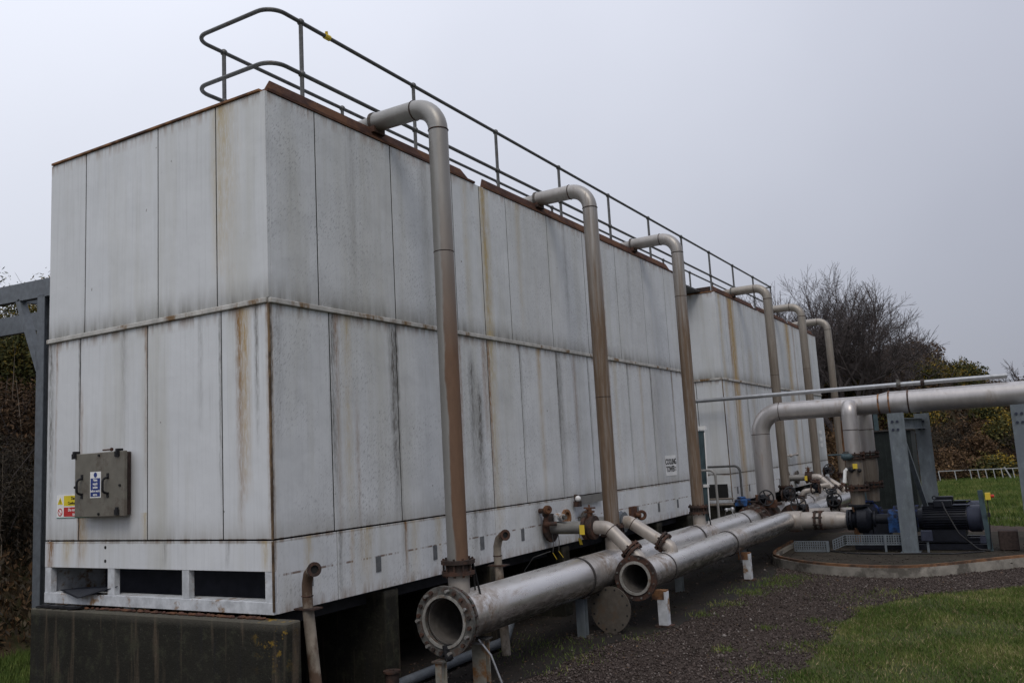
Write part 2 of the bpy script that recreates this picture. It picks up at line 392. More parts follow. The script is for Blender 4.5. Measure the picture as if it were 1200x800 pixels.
M['sign_red'] = simple('red_sign_print', (0.48, 0.04, 0.04), 0.5, var=.06)
M['green_line'] = simple('green_sign_edge', (0.04, 0.25, 0.18), 0.5, var=.1)
M['ink'] = simple('black_ink', (0.02, 0.02, 0.02), 0.6, var=.1)
M['concrete'] = concrete_material()
M['kerb'] = simple('pale_concrete_kerb', (0.27, 0.25, 0.215), 0.9, var=.3, scale=4, col2=(0.11, 0.10, 0.085), amt=.4, bump=.5)
M['kerb_rust'] = simple('rusty_kerb_edge', (0.20, 0.105, 0.055), 0.85, var=.35, scale=5, col2=(0.08, 0.05, 0.035), amt=.5, bump=.4)
M['dark_green'] = simple('dark_green_sheet', (0.017, 0.022, 0.021), 0.55, var=.3, scale=5)
M['teal'] = simple('teal_grey_paint', (0.055, 0.085, 0.095), 0.55, var=.25, scale=8)
M['gravel'] = ground_material('brown_gravel', [(0.040, 0.030, 0.025), (0.074, 0.056, 0.048), (0.108, 0.086, 0.074)], 1.6, 48, .9,
                              patch=[(0.9, .55, .72, .35, (0.045, 0.045, 0.03))])
M['apron'] = ground_material('wet_dark_apron', [(0.014, 0.013, 0.012), (0.034, 0.030, 0.027), (0.045, 0.038, 0.033)], 1.5, 30, .3,
                             patch=[(1.6, .58, .7, .6, (0.028, 0.035, 0.016)), (3.3, .60, .72, .5, (0.075, 0.055, 0.035))], rough=.7)
M['pad'] = ground_material('muddy_pad', [(0.026, 0.022, 0.017), (0.062, 0.052, 0.040), (0.022, 0.019, 0.016)], 2.2, 22, .5,
                           patch=[(1.2, .5, .65, .6, (0.04, 0.042, 0.03))])
M['grass_ground'] = ground_material('grass_ground', [(0.045, 0.058, 0.020), (0.085, 0.098, 0.034), (0.042, 0.036, 0.022)], .8, 22, .8,
                                    patch=[(1.3, .50, .72, .45, (0.14, 0.13, 0.06)), (5.2, .60, .72, .5, (0.07, 0.055, 0.036))])
M['bank'] = ground_material('rough_bank', [(0.035, 0.028, 0.018), (0.07, 0.05, 0.03), (0.03, 0.04, 0.015)], .5, 6, .8)
M['grass_blade'] = leaf_material('grass_blade', [(0.034, 0.060, 0.013), (0.066, 0.106, 0.020), (0.115, 0.155, 0.034), (0.28, 0.255, 0.10)])
M['straw'] = leaf_material('straw', [(0.12, 0.09, 0.045), (0.22, 0.18, 0.09), (0.34, 0.28, 0.15)])
M['gorse'] = leaf_material('gorse_foliage', [(0.018, 0.020, 0.009), (0.036, 0.042, 0.014), (0.056, 0.062, 0.019), (0.12, 0.10, 0.028), (0.27, 0.17, 0.03)])
M['gorse_flower'] = leaf_material('gorse_flowers', [(0.10, 0.07, 0.012), (0.23, 0.16, 0.02), (0.38, 0.25, 0.025)])
M['bracken'] = leaf_material('dead_bracken', [(0.028, 0.019, 0.012), (0.062, 0.038, 0.021), (0.115, 0.067, 0.034), (0.20, 0.125, 0.06)])
M['scrub'] = leaf_material('dark_scrub', [(0.016, 0.014, 0.011), (0.032, 0.026, 0.019), (0.055, 0.043, 0.029), (0.085, 0.066, 0.040)])
M['bark'] = simple('bare_branches', (0.085, 0.072, 0.070), 0.9, var=.3, scale=1.2)
M['stem'] = simple('pale_dead_stem', (0.17, 0.14, 0.11), 0.9, var=.25)
M['rail_white'] = simple('white_rail', (0.36, 0.37, 0.37), 0.6, var=.12, scale=2)
def stone_mat():
    m, nt, b = new_mat('gravel_stones'); k = NB(nt)
    g = k.n('ShaderNodeNewGeometry')
    cr_ = k.n('ShaderNodeValToRGB'); el = cr_.color_ramp.elements
    el[0].color = (0.026, 0.019, 0.017, 1); el[1].color = (0.24, 0.215, 0.195, 1)
    for p, q in ((.35, (0.053, 0.040, 0.034)), (.7, (0.086, 0.065, 0.056)), (.95, (0.14, 0.113, 0.10))):
        e = el.new(p); e.color = (*q, 1)
    nt.links.new(g.outputs['Random Per Island'], cr_.inputs[0]); nt.links.new(cr_.outputs[0], b.inputs['Base Color'])
    b.inputs['Roughness'].default_value = .85
    b.inputs['Specular IOR Level'].default_value = .2
    return m
M['stones'] = stone_mat()

# ------------------------------------------------------------------ geometry helpers
def basis(d):
    d = Vector(d).normalized()
    a = Vector((0, 0, 1)) if abs(d.z) < 0.9 else Vector((1, 0, 0))
    u = d.cross(a).normalized(); v = d.cross(u).normalized()
    return d, u, v

class MB:
    def __init__(s): s.v = []; s.f = []
    def add(s, vs, fs):
        o = len(s.v); s.v += [tuple(q) for q in vs]; s.f += [tuple(i + o for i in f) for f in fs]; return s
    def box(s, x0, x1, y0, y1, z0, z1):
        vs = [(x, y, z) for x in (x0, x1) for y in (y0, y1) for z in (z0, z1)]
        return s.add(vs, [(0, 1, 3, 2), (4, 6, 7, 5), (0, 4, 5, 1), (2, 3, 7, 6), (0, 2, 6, 4), (1, 5, 7, 3)])
    def bar(s, a, b, w, h, up=(0, 0, 1)):
        a, b = Vector(a), Vector(b); d = (b - a).normalized(); up = Vector(up)
        r = d.cross(up)
        if r.length < 1e-4: r = d.cross(Vector((1, 0, 0)))
        r.normalize(); t = r.cross(d).normalized()
        vs = [p + r * (i * w / 2) + t * (j * h / 2) for p in (a, b) for i, j in ((-1, -1), (1, -1), (1, 1), (-1, 1))]
        return s.add(vs, [(0, 1, 2, 3), (7, 6, 5, 4), (0, 4, 5, 1), (1, 5, 6, 2), (2, 6, 7, 3), (3, 7, 4, 0)])
    def sweep(s, pts, r, n=14, caps=True):
        pts = [Vector(p) for p in pts]; k = len(pts)
        rs = r if isinstance(r, (list, tuple)) else [r] * k
        tg = [(pts[min(i + 1, k - 1)] - pts[max(i - 1, 0)]).normalized() for i in range(k)]
        _, u, _ = basis(tg[0]); vs = []; fs = []
        for i in range(k):
            u = (u - tg[i] * u.dot(tg[i])).normalized(); w = tg[i].cross(u)
            for j in range(n):
                a = 2 * PI * j / n; vs.append(pts[i] + (u * math.cos(a) + w * math.sin(a)) * rs[i])
        for i in range(k - 1):
            for j in range(n):
                q = (j + 1) % n; fs.append((i * n + j, i * n + q, (i + 1) * n + q, (i + 1) * n + j))
        if caps: fs += [tuple(range(n))[::-1], tuple(range((k - 1) * n, k * n))]
        return s.add(vs, fs)
    def cyl(s, a, b, r, n=16, r2=None): return s.sweep([a, b], [r, r if r2 is None else r2], n)
    def ring(s, c, d, ri, ro, t, n=32):
        """flat ring (washer) of thickness t centred at c with axis d"""
        d, u, w = basis(d); c = Vector(c); vs = []; fs = []
        for i in range(n):
            a = 2 * PI * i / n; e = u * math.cos(a) + w * math.sin(a)
            vs += [c + e * ro - d * t / 2, c + e * ro + d * t / 2, c + e * ri + d * t / 2, c + e * ri - d * t / 2]
        for i in range(n):
            j = (i + 1) % n
            for q in range(4): fs.append((i * 4 + q, j * 4 + q, j * 4 + (q + 1) % 4, i * 4 + (q + 1) % 4))
        return s.add(vs, fs)
    def tube(s, a, b, ri, ro, n=32):
        a, b = Vector(a), Vector(b); return s.ring((a + b) / 2, b - a, ri, ro, (b - a).length, n)
    def torus(s, c, d, R_, r, n=24, m=8):
        d, u, w = basis(d); c = Vector(c); vs = []; fs = []
        for i in range(n):
            a = 2 * PI * i / n; e = u * math.cos(a) + w * math.sin(a)
            for j in range(m):
                q = 2 * PI * j / m; vs.append(c + e * (R_ + r * math.cos(q)) + d * r * math.sin(q))
        for i in range(n):
            for j in range(m):
                fs.append((i * m + j, ((i + 1) % n) * m + j, ((i + 1) % n) * m + (j + 1) % m, i * m + (j + 1) % m))
        return s.add(vs, fs)
    def bolts(s, c, d, R_, n, r=.014, t=.03, off=0.0, skip=()):
        d, u, w = basis(d); c = Vector(c)
        for i in range(n):
            if i in skip: continue
            a = 2 * PI * (i + .5) / n; p = c + (u * math.cos(a) + w * math.sin(a)) * R_
            s.cyl(p - d * (t / 2 + off), p + d * (t / 2 + off), r, 6)
        return s
    def ball(s, c, r, n=10, m=6, sc=(1, 1, 1)):
        c = Vector(c); vs = [c + Vector((0, 0, r * sc[2]))]; fs = []
        for i in range(1, m):
            for j in range(n):
                a = PI * i / m; q = 2 * PI * j / n
                vs.append(c + Vector((r * sc[0] * math.sin(a) * math.cos(q), r * sc[1] * math.sin(a) * math.sin(q), r * sc[2] * math.cos(a))))
        vs.append(c - Vector((0, 0, r * sc[2])))
        for j in range(n): fs.append((0, 1 + j, 1 + (j + 1) % n))
        for i in range(m - 2):
            for j in range(n):
                a = 1 + i * n + j; b = 1 + i * n + (j + 1) % n; fs.append((a, a + n, b + n, b))
        L = len(vs) - 1
        for j in range(n): fs.append((L, 1 + (m - 2) * n + (j + 1) % n, 1 + (m - 2) * n + j))
        return s.add(vs, fs)
    def prism(s, poly, z0, z1):
        n = len(poly); vs = [(x, y, z0) for x, y in poly] + [(x, y, z1) for x, y in poly]
        fs = [tuple(range(n))[::-1], tuple(range(n, 2 * n))] + [(i, (i + 1) % n, n + (i + 1) % n, n + i) for i in range(n)]
        return s.add(vs, fs)
    def mesh(s, name, mat, origin=(0, 0, 0), smooth=True, bevel=0):
        me = bpy.data.meshes.new(name)
        ox, oy, oz = origin
        me.from_pydata([(a - ox, b - oy, c - oz) for a, b, c in s.v], [], s.f)
        bm = bmesh.new(); bm.from_mesh(me)
        bmesh.ops.recalc_face_normals(bm, faces=bm.faces)
        if bevel: bmesh.ops.bevel(bm, geom=bm.edges[:], offset=bevel, segments=1, affect='EDGES', profile=.5)
        bm.to_mesh(me); bm.free()
        if mat: me.materials.append(mat)
        if smooth:
            me.shade_smooth(); me.set_sharp_from_angle(angle=R(35))
        me.update(); return me

def empty(name, label, cat, loc=(0, 0, 0), group=None):
    o = bpy.data.objects.new(name, None); C.objects.link(o); o.location = loc
    o.empty_display_size = .2
    o['label'] = label; o['category'] = cat
    if group: o['group'] = group
    return o

def part(name, mb, mat, parent, label=None, stuff=False, bevel=0, smooth=True):
    """parts are modelled in world coordinates; their mesh is stored relative to the thing's base"""
    root = parent
    while root.parent: root = root.parent
    me = mb.mesh(name, mat, tuple(root.location), smooth, bevel)
    o = bpy.data.objects.new(name, me); C.objects.link(o); o.parent = parent
    if label: o['label'] = label
    if stuff: o['kind'] = 'stuff'
    return o

def tag(o, label, cat, group=None):
    o['label'] = label; o['category'] = cat
    if group: o['group'] = group
    return o

def single(name, mb, mat, label, cat, group=None, loc=(0, 0, 0), bevel=0, smooth=True):
    o = bpy.data.objects.new(name, mb.mesh(name, mat, loc, smooth, bevel)); C.objects.link(o); o.location = loc
    return tag(o, label, cat, group)

def structure(name, mb, mat, smooth=False):
    o = bpy.data.objects.new(name, mb.mesh(name, mat, (0, 0, 0), smooth)); C.objects.link(o); o['kind'] = 'structure'
    return o

def copy_tree(o, parent=None):
    c = o.copy(); C.objects.link(c)
    if parent: c.parent = parent
    for ch in list(o.children): copy_tree(ch, c)
    return c

def arc(c, a, b, n=8):
    """points of a quarter bend around centre c from c+a to c+b"""
    c, a, b = Vector(c), Vector(a), Vector(b)
    return [c + a * math.cos(t) + b * math.sin(t) for t in [PI / 2 * i / n for i in range(n + 1)]]

def rounded(pts, r, n=6):
    """poly-line with its inner corners rounded to radius r"""
    P_ = [Vector(p) for p in pts]; out = [P_[0]]
    for i in range(1, len(P_) - 1):
        a = (P_[i - 1] - P_[i]); b = (P_[i + 1] - P_[i]); la, lb = a.length, b.length
        a.normalize(); b.normalize(); ang = a.angle(b); t = min(r / math.tan(ang / 2), la * .49, lb * .49)
        rr = t * math.tan(ang / 2); p0, p1 = P_[i] + a * t, P_[i] + b * t
        cen = P_[i] + (a + b).normalized() * (rr / math.sin(ang / 2))
        v0, v1 = p0 - cen, p1 - cen; om = v0.angle(v1)
        for j in range(n + 1):
            q = j / n
            out.append(cen + (v0 * math.sin((1 - q) * om) + v1 * math.sin(q * om)) / math.sin(om))
    out.append(P_[-1]); return out

def text_part(name, txt, size, mat, parent, origin, right, up, depth=.002, wide=1.0):
    cu = bpy.data.curves.new(name, 'FONT'); cu.body = txt; cu.size = size; cu.align_x = 'CENTER'; cu.align_y = 'CENTER'; cu.extrude = depth; cu.offset = size * .022
    t = bpy.data.objects.new(name, cu); C.objects.link(t)
    dg = bpy.context.evaluated_depsgraph_get(); dg.update()
    me = bpy.data.meshes.new_from_object(t.evaluated_get(dg)); bpy.data.objects.remove(t)
    r_, u_ = Vector(right).normalized(), Vector(up).normalized(); f_ = r_.cross(u_)
    mt = Matrix((r_ * wide, u_, f_)).transposed().to_4x4(); mt.translation = Vector(origin)
    root = parent
    while root.parent: root = root.parent
    mt = Matrix.Translation(-root.location) @ mt
    me.transform(mt); me.materials.clear(); me.materials.append(mat)
    o = bpy.data.objects.new(name, me); C.objects.link(o); o.parent = parent
    return o

def raw_mesh(name, verts, faces_flat, nper, mat):
    """fast mesh from numpy arrays, faces all with nper corners"""
    me = bpy.data.meshes.new(name); nf = len(faces_flat) // nper
    me.vertices.add(len(verts)); me.vertices.foreach_set('co', np.asarray(verts, np.float32).ravel())
    me.loops.add(len(faces_flat)); me.loops.foreach_set('vertex_index', np.asarray(faces_flat, np.int32))
    me.polygons.add(nf); me.polygons.foreach_set('loop_start', np.arange(nf, dtype=np.int32) * nper)
    me.update(calc_edges=True); me.validate()
    me.materials.append(mat)
    return me

# ------------------------------------------------------------------ ground
structure('ground', MB().add([(-700, -300, GZ - .012), (700, -300, GZ - .012), (700, 1200, GZ - .012), (-700, 1200, GZ - .012)], [(0, 1, 2, 3)]), M['grass_ground'])
def sheet(name, poly, z, mat):
    n = len(poly)
    return structure(name, MB().add([(x, y, z) for x, y in poly], [tuple(range(n))]), mat)
def jag(poly, step=.3, amp=.12, seed=3):
    r_ = random.Random(seed); out = []
    for i in range(len(poly)):
        a, b = Vector(poly[i]), Vector(poly[(i + 1) % len(poly)]); n = max(1, int((b - a).length / step))
        for j in range(n):
            p = a.lerp(b, j / n); out.append((p.x + r_.uniform(-amp, amp), p.y + r_.uniform(-amp, amp)))
    return out
gravel_poly = [(-6, -9), (3.9, -9), (3.75, 0), (3.72, 3.4), (3.78, 4.8), (3.70, 6.3), (3.95, 7.6), (4.5, 8.6), (5.6, 9.4), (8, 10.2), (14, 11), (14, 16), (9, 18), (5.6, 19.2), (4.4, 20), (3.6, 23), (2.6, 25), (0, 27), (-6, 27)]
sheet('gravel_path', jag(gravel_poly, .18, .07), GZ - .006, M['gravel'])
apron_poly = [(-4, -.4), (.2, -.4), (.6, .8), (1.05, 1.8), (1.25, 2.65), (1.22, 3.6), (1.38, 4.3), (1.75, 5.4), (1.8, 6.6), (1.95, 8.0), (1.95, 9.6), (1.75, 10.8), (1.6, 12.0), (1.6, 26), (-4, 26)]
sheet('service_apron', jag(apron_poly, .2, .05, 5), GZ, M['apron'])

# gravel stones close to the camera (too many to count)
def in_poly(x, y, poly):
    n = len(poly); ins = np.zeros(len(x), bool); j = n - 1
    for i in range(n):
        xi, yi = poly[i]; xj, yj = poly[j]
        cnd = ((yi > y) != (yj > y)) & (x < (xj - xi) * (y - yi) / (yj - yi + 1e-12) + xi)
        ins ^= cnd; j = i
    return ins
def stones(name, n, box, poly, hole, rmin, rmax, label):
    x = rng.uniform(box[0], box[1], n); y = rng.uniform(box[2], box[3], n)
    y = box[2] + (box[3] - box[2]) * ((y - box[2]) / (box[3] - box[2])) ** 1.25
    keep = in_poly(x, y, poly)
    if hole: keep &= ~(in_poly(x, y, hole) & (rng.random(n) > .06))
    keep &= ~in_poly(x, y, kerb_poly)
    x, y = x[keep], y[keep]; n = len(x)
    r = rng.uniform(rmin, rmax, n) * (1 + .9 * (rng.random(n) > .97) + .8 * (rng.random(n) > .996))
    base = np.array([(1, 0, 0), (0, 1, 0), (-1, 0, 0), (0, -1, 0), (0, 0, 1), (0, 0, -1)], float)
    V = base[None] * r[:, None, None] * rng.uniform(.6, 1.2, (n, 6, 1))
    a = rng.uniform(0, 2 * PI, n); ca, sa = np.cos(a)[:, None], np.sin(a)[:, None]
    X = V[..., 0] * ca - V[..., 1] * sa; Y = V[..., 0] * sa + V[..., 1] * ca; Z = V[..., 2] * .75 + rng.uniform(-.2, .2, (n, 6)) * r[:, None]
    V = np.stack([X + x[:, None], Y + y[:, None], Z + GZ + r[:, None] * .25], -1)
    F = np.array([(0, 1, 4), (1, 2, 4), (2, 3, 4), (3, 0, 4), (1, 0, 5), (2, 1, 5), (3, 2, 5), (0, 3, 5)])
    F = (F[None] + (np.arange(n) * 6)[:, None, None]).ravel()
    o = bpy.data.objects.new(name, raw_mesh(name, V.reshape(-1, 3), F, 3, M['stones'])); C.objects.link(o)
    tag(o, label, 'gravel'); o['kind'] = 'stuff'; return o
kerb_line = [(1.25, 14.2), (1.28, 13.2), (1.35, 12.3), (1.52, 11.6), (1.95, 11.02), (2.45, 10.58), (3.06, 10.28), (3.89, 10.17), (4.5, 10.47), (5.11, 11.08), (5.71, 11.68), (6.6, 12.4), (8.2, 13.6), (8.2, 17), (1.25, 17)]
kerb_poly = kerb_line
stones('gravel_stones', 115000, (-.5, 8.5, -.5, 13.5), gravel_poly, apron_poly, .008, .017, 'loose brown gravel spread between the dark apron and the grass')

# kerbed pad under the pumps
def smooth_line(pts, sub=4):
    P_ = [Vector((x, y, 0)) for x, y in pts]; out = []
    for i in range(len(P_) - 1):
        p0, p1, p2, p3 = P_[max(i - 1, 0)], P_[i], P_[i + 1], P_[min(i + 2, len(P_) - 1)]
        for j in range(sub):
            t = j / sub
            out.append(.5 * ((2 * p1) + (-p0 + p2) * t + (2 * p0 - 5 * p1 + 4 * p2 - p3) * t * t + (-p0 + 3 * p1 - 3 * p2 + p3) * t ** 3))
    out.append(P_[-1]); return out
kl = smooth_line(kerb_line[:13])
cen = Vector((4, 14.5, 0))
def kerb_ring(out0, out1, z0, z1):
    mb = MB(); vs = []; fs = []
    for p in kl:
        n_ = (cen - p).normalized()
        for o_ in (out0, out1):
            q = p + n_ * o_; vs += [(q.x, q.y, z0), (q.x, q.y, z1)]
    for i in range(len(kl) - 1):
        a, b = i * 4, i * 4 + 4
        fs += [(a, b, b + 1, a + 1), (a + 1, b + 1, b + 3, a + 3), (a + 3, b + 3, b + 2, a + 2)]
    mb.add(vs, fs); return mb
kt = empty('pump_pad_kerb', 'curved pale concrete kerb with a rusty upper edge around the pump pad', 'kerb', (3.9, 10.2, GZ))
part('kerb_wall', kerb_ring(0, .16, GZ - .03, GZ + .155), M['kerb'], kt)
part('steel_edge', kerb_ring(.022, .07, GZ + .13, GZ + .20), M['kerb_rust'], kt)
part('inner_lip', kerb_ring(.19, .40, GZ + .02, GZ + .10), M['pad'], kt)
sheet('pump_pad', [(p.x + (cen - p).normalized().x * .1, p.y + (cen - p).normalized().y * .1) for p in kl] + [(8.1, 17), (1.35, 17)], GZ + .085, M['pad'])

# concrete plinth at the near end and cross walls below the towers
single('concrete_plinth', MB().box(-3.54, .27, -.13, .06, GZ - .02, -.035), M['concrete'],
       'dark stained concrete plinth wall under the near end of the tower', 'plinth', loc=(-1.8, 0, GZ), bevel=.012)
wall_ys = [1.62, 3.75, 5.75, 7.72, 9.6, 11.3, 14.45, 18.2, 22.1, 25.7]
wall_lab = ['just beyond the bent overflow pipe', 'beside the second bent overflow pipe', 'behind the second tall riser', 'between the second and third riser', 'behind the third tall riser',
            'at the far end of the near tower', 'at the near end of the far tower', 'under the middle of the far tower', 'under the far half of the far tower', 'at the far end of the far tower']
for y, lb in zip(wall_ys, wall_lab):
    single('cross_wall', MB().box(-3.4, -.04, y, y + .24, GZ - .02, -.035), M['concrete'],
           'dark concrete cross wall under the casing, ' + lb, 'support wall', 'cross walls carrying the towers', loc=(-1.7, y, GZ), bevel=.01)
for nm, y0, y1, lb in (('near', .3, 11.5, 'dark steel carrier beams below the near tower'), ('far', 14.4, 26.0, 'dark steel carrier beams below the far tower')):
    t = empty('carrier_frame', lb, 'steel frame', (-1.7, (y0 + y1) / 2, -.2))
    for x in (-3.2, -2.1, -1.0, -.30):
        m_ = MB()
        m_.box(x - .05, x + .05, y0, y1, -.034, -.022).box(x - .006, x + .006, y0, y1, -.17, -.034)
        part('beam', m_, M['core'], t)
    part('floor_plate', MB().box(-3.45, -.06, y0, y1, -.02, -.004), M['core'], t)

# ------------------------------------------------------------------ cooling towers
W, L, H = 3.5, 11.6, 4.99
up_j = [0, .69, 1.95, 3.22, 3.88, 4.58, 5.82, 7.08, 7.75, 8.42, 9.69, 10.88, 11.6]
lo_j = [0, .83, 1.93, 3.02, 3.88, 4.74, 5.86, 6.96, 7.75, 8.60, 9.72, 10.86, 11.6]
fu_j = [-3.5, -2.83, -1.59, -.70, 0]
fl_j = [-3.5, -2.90, -1.76, -.65, 0]
g = .0075
def build_tower():
    t = empty('cooling_tower', 'white panelled cooling tower block nearest the viewer, with the grey isolator box on its end', 'cooling tower', (0, 0, 0))
    part('casing_core', MB().box(-W + .045, -.045, .045, L - .045, .67, 4.95).box(-W + .045, -.045, .8, L - .045, .002, .67), M['core'], t)
    part('roof_deck', MB().box(-W + .01, -.01, .01, L - .01, 4.952, 4.972), M['white_dirty'], t)
    def side_panels(js, z0, z1, off=0):
        for a, b in zip(js[:-1], js[1:]):
            part('side_panel', MB().box(-.04, off + random.uniform(-.0015, .0015), a + g, b - g, z0, z1), M['panel'], t, bevel=.003, smooth=False)
    def end_panels(js, z0, z1, off=0):
        for a, b in zip(js[:-1], js[1:]):
            b2 = b if b < -.01 else -.001 + g
            part('end_panel', MB().box(a + g, b2 - g, -off + random.uniform(-.0015, .0015), .04, z0, z1), M['panel'], t, bevel=.003, smooth=False)
    up_s = [.042 - g] + up_j[1:]; lo_s = [.042 - g] + lo_j[1:]
    side_panels(up_s, 2.925, H); side_panels(lo_s, .676, 2.872)
    side_panels([.042 - g, .86, 1.97, 3.87, 5.9, 7.74, 9.7, 11.6], .004, .660, .003)
    end_panels(fu_j, 2.925, H); end_panels(fl_j, .676, 2.872)
    part('end_band', MB().box(-3.495, -.001, -.003, .037, .385, .660), M['panel'], t, bevel=.003, smooth=False)
    for a, b in ((-3.495, -3.385), (-2.395, -2.285), (-1.24, -1.14), (-.11, -.001)):
        part('opening_post', MB().box(a, b, 0, .07, .115, .385), M['white_dirty'], t, bevel=.004)
    part('opening_sill', MB().box(-3.495, -.0, -.006, .17, .004, .115), M['white_dirty'], t, bevel=.004)
    part('basin_interior', MB().box(-3.44, -.06, .70, .72, .01, .66).box(-3.44, -.06, .17, .70, .004, .02), M['inner'], t)
    def seals(js, z0, z1, side):
        for a in js:
            if side: part('joint_seal', MB().box(-.038, -.0035, a - g + .0005, a + g - .0005, z0, z1), M['ink'], t, smooth=False)
            else: part('joint_seal', MB().box(a - g + .0005, a + g - .0005, .0035, .038, z0, z1), M['ink'], t, smooth=False)
    seals(up_j[1:-1], 2.925, H - .002, True); seals(lo_j[1:-1], .672, 2.872, True)
    seals(fu_j[1:-1], 2.925, H - .002, False); seals(fl_j[1:-1], .672, 2.872, False)
    part('corner_bead', MB().box(-.010, .007, -.008, .010, .672, 2.872), M['corner'], t, smooth=False)
    part('corner_bead', MB().box(-.010, .007, -.008, .010, .03, .655), M['corner'], t, smooth=False)
    # seam trims
    part('side_trim', MB().box(-.01, .030, .0, L, 2.874, 2.923), M['trim'], t, bevel=.006)
    part('end_trim', MB().box(-W, -.012, -.030, .01, 2.874, 2.923), M['trim'], t, bevel=.006)
    part('end_top_trim', MB().box(-W + .03, -.06, -.022, .05, H + .001, H + .028), M['rust_bright'], t, bevel=.004)
    # far and rear sides
    part('rear_wall', MB().box(-W, -W + .04, .045, L, .004, H - .002), M['white_dirty'], t)
    part('far_wall', MB().box(-W + .045, -.045, L - .04, L - .001, .004, H - .002), M['white_dirty'], t)
    # rusty curbs along the roof edge, one to each cell, with slanted ends
    for a, b in ((.03, 3.78), (4.00, 7.68), (7.80, 11.52)):
        mb = MB()
        for y0, y1, zz0, zz1, xx0, xx1 in ((a + .0, b - .0, 4.994, 5.022, -.10, .012),):
            mb.box(xx0, xx1, y0, y1, zz0, zz1)
        s0, s1 = .12, .20
        mb.add([(-.045, a + .01, 5.022), (-.045, b - .01, 5.022), (-.085, b - s1, 5.165), (-.085, a + s0, 5.165),
                (-.055, a + .01, 5.022), (-.055, b - .01, 5.022), (-.095, b - s1, 5.165), (-.095, a + s0, 5.165)],
               [(0, 1, 2, 3), (7, 6, 5, 4), (0, 3, 7, 4), (1, 5, 6, 2), (3, 2, 6, 7), (0, 4, 5, 1)])
        part('roof_curb', mb, M['rust'], t)
    m_ = MB().box(-W + .05, -.2, .08, .09, 5.02, 5.12)
    # grey blanking slots in the lowest band
    for i in range(11):
        y = .46 + i * 1.02; zc = .275 - .002 * i
        part('blanking_slot', MB().box(.003, .009, y - .045 + (i % 3) * .008, y + .045, zc - .085, zc + .075), M['slot'], t)
    return t, m_
tower, _ = build_tower()
part('drain_hole', MB().cyl((-2.43, -.0045, .60), (-2.43, .0, .60), .018, 10), M['ink'], tower)
part('drain_hole', MB().cyl((-2.43, -.0045, .46), (-2.43, .0, .46), .018, 10), M['ink'], tower)
tower2 = copy_tree(tower)
tower2.location = (0, 14.35, 0)
tower2['label'] = 'farther white panelled cooling tower block, streaked with ochre stains, beyond the gap'
for ch in list(tower2.children):
    if ch.name.startswith('drain_hole'): bpy.data.objects.remove(ch)
part('roof_fascia', MB().box(-W + .03, -.09, 14.33, 14.36, 5.022, 5.13), M['rust_dark'], tower2)
part('inspection_opening', MB().box(-.80, -.09, 14.334, 14.345, .13, .44), M['ink'], tower2)
# rusted scab along the plinth under the sill
rs = MB(); r_ = random.Random(8)
for i in range(150):
    x = -3.3 + 3.25 * r_.random() ** .9; q = r_.uniform(.008, .022)
    rs.ball((x, -.012 - r_.uniform(0, .03), -.030 + q * .4), q, 6, 4, (r_.uniform(1, 2.6), 1, r_.uniform(.5, 1)))
o = single('rust_scale', rs, M['rust'], 'flaking brown rust scale along the top of the concrete plinth', 'rust scale'); o['kind'] = 'stuff'
bs = MB()
for i in range(5):
    x = -3.45 + i * .14
    bs.bar((x, -.09, -.02 + .008 * (i % 2)), (x + .17, -.05, -.012 + .01 * ((i + 1) % 2)), .09, .02)
single('black_membrane', bs, M['black'], 'crumpled black membrane scrap lying on the left end of the plinth', 'debris')
single('bent_sheet', MB().add([(-3.25, .02, .14), (-2.75, -.10, .085), (-2.25, .02, .20), (-2.95, .12, .16), (-3.25, .02, .146), (-2.75, -.10, .091), (-2.25, .02, .206), (-2.95, .12, .166)],
       [(0, 1, 2, 3), (7, 6, 5, 4), (0, 4, 5, 1), (1, 5, 6, 2), (2, 6, 7, 3), (3, 7, 4, 0)]), M['motor'],
       'loose bent dark sheet sticking out of the leftmost basin opening', 'metal sheet', smooth=False)

# ------------------------------------------------------------------ roof walkway and handrail
wk = empty('roof_walkway', 'grey tubular handrail with ball fittings running along the roof of both towers', 'handrail', (-.9, 10.7, 5.0))
deck = MB().box(-1.46, -.34, .7, 21.3, 5.03, 5.06)
part('walkway_deck', deck, M['galv'], wk)
YE = 21.32; ZT, ZM = 6.15, 5.55
def rail_path(z): return rounded([(-.30, YE, z), (-.30, .40, z), (-1.5, .40, z), (-1.5, YE, z)], .20, 8)
part('top_rail', MB().sweep(rail_path(ZT), .024, 10), M['galv'], wk)
part('mid_rail', MB().sweep(rail_path(ZM), .024, 10), M['galv'], wk)
for i in range(11):
    for x in (-.30, -1.5):
        y = .83 + 2.045 * i if x < -1 else .84 + 2.045 * i
        p = part('rail_post', MB().cyl((x, y, 5.0), (x, y, ZT), .024, 10), M['galv'], wk)
        part('ball_fitting', MB().ball((x, y, ZT), .042), M['galv'], p); part('ball_fitting', MB().ball((x, y, ZM), .042), M['galv'], p)
part('end_rail', MB().cyl((-.30, YE, ZT), (-1.5, YE, ZT), .024, 10), M['galv'], wk)
part('yellow_tape', MB().cyl((-.30, 1.22, ZT), (-.30, 1.30, ZT), .034, 10).bar((-.30, 1.26, ZT + .02), (-.29, 1.24, ZT + .06), .03, .01), M['yellow'], wk)

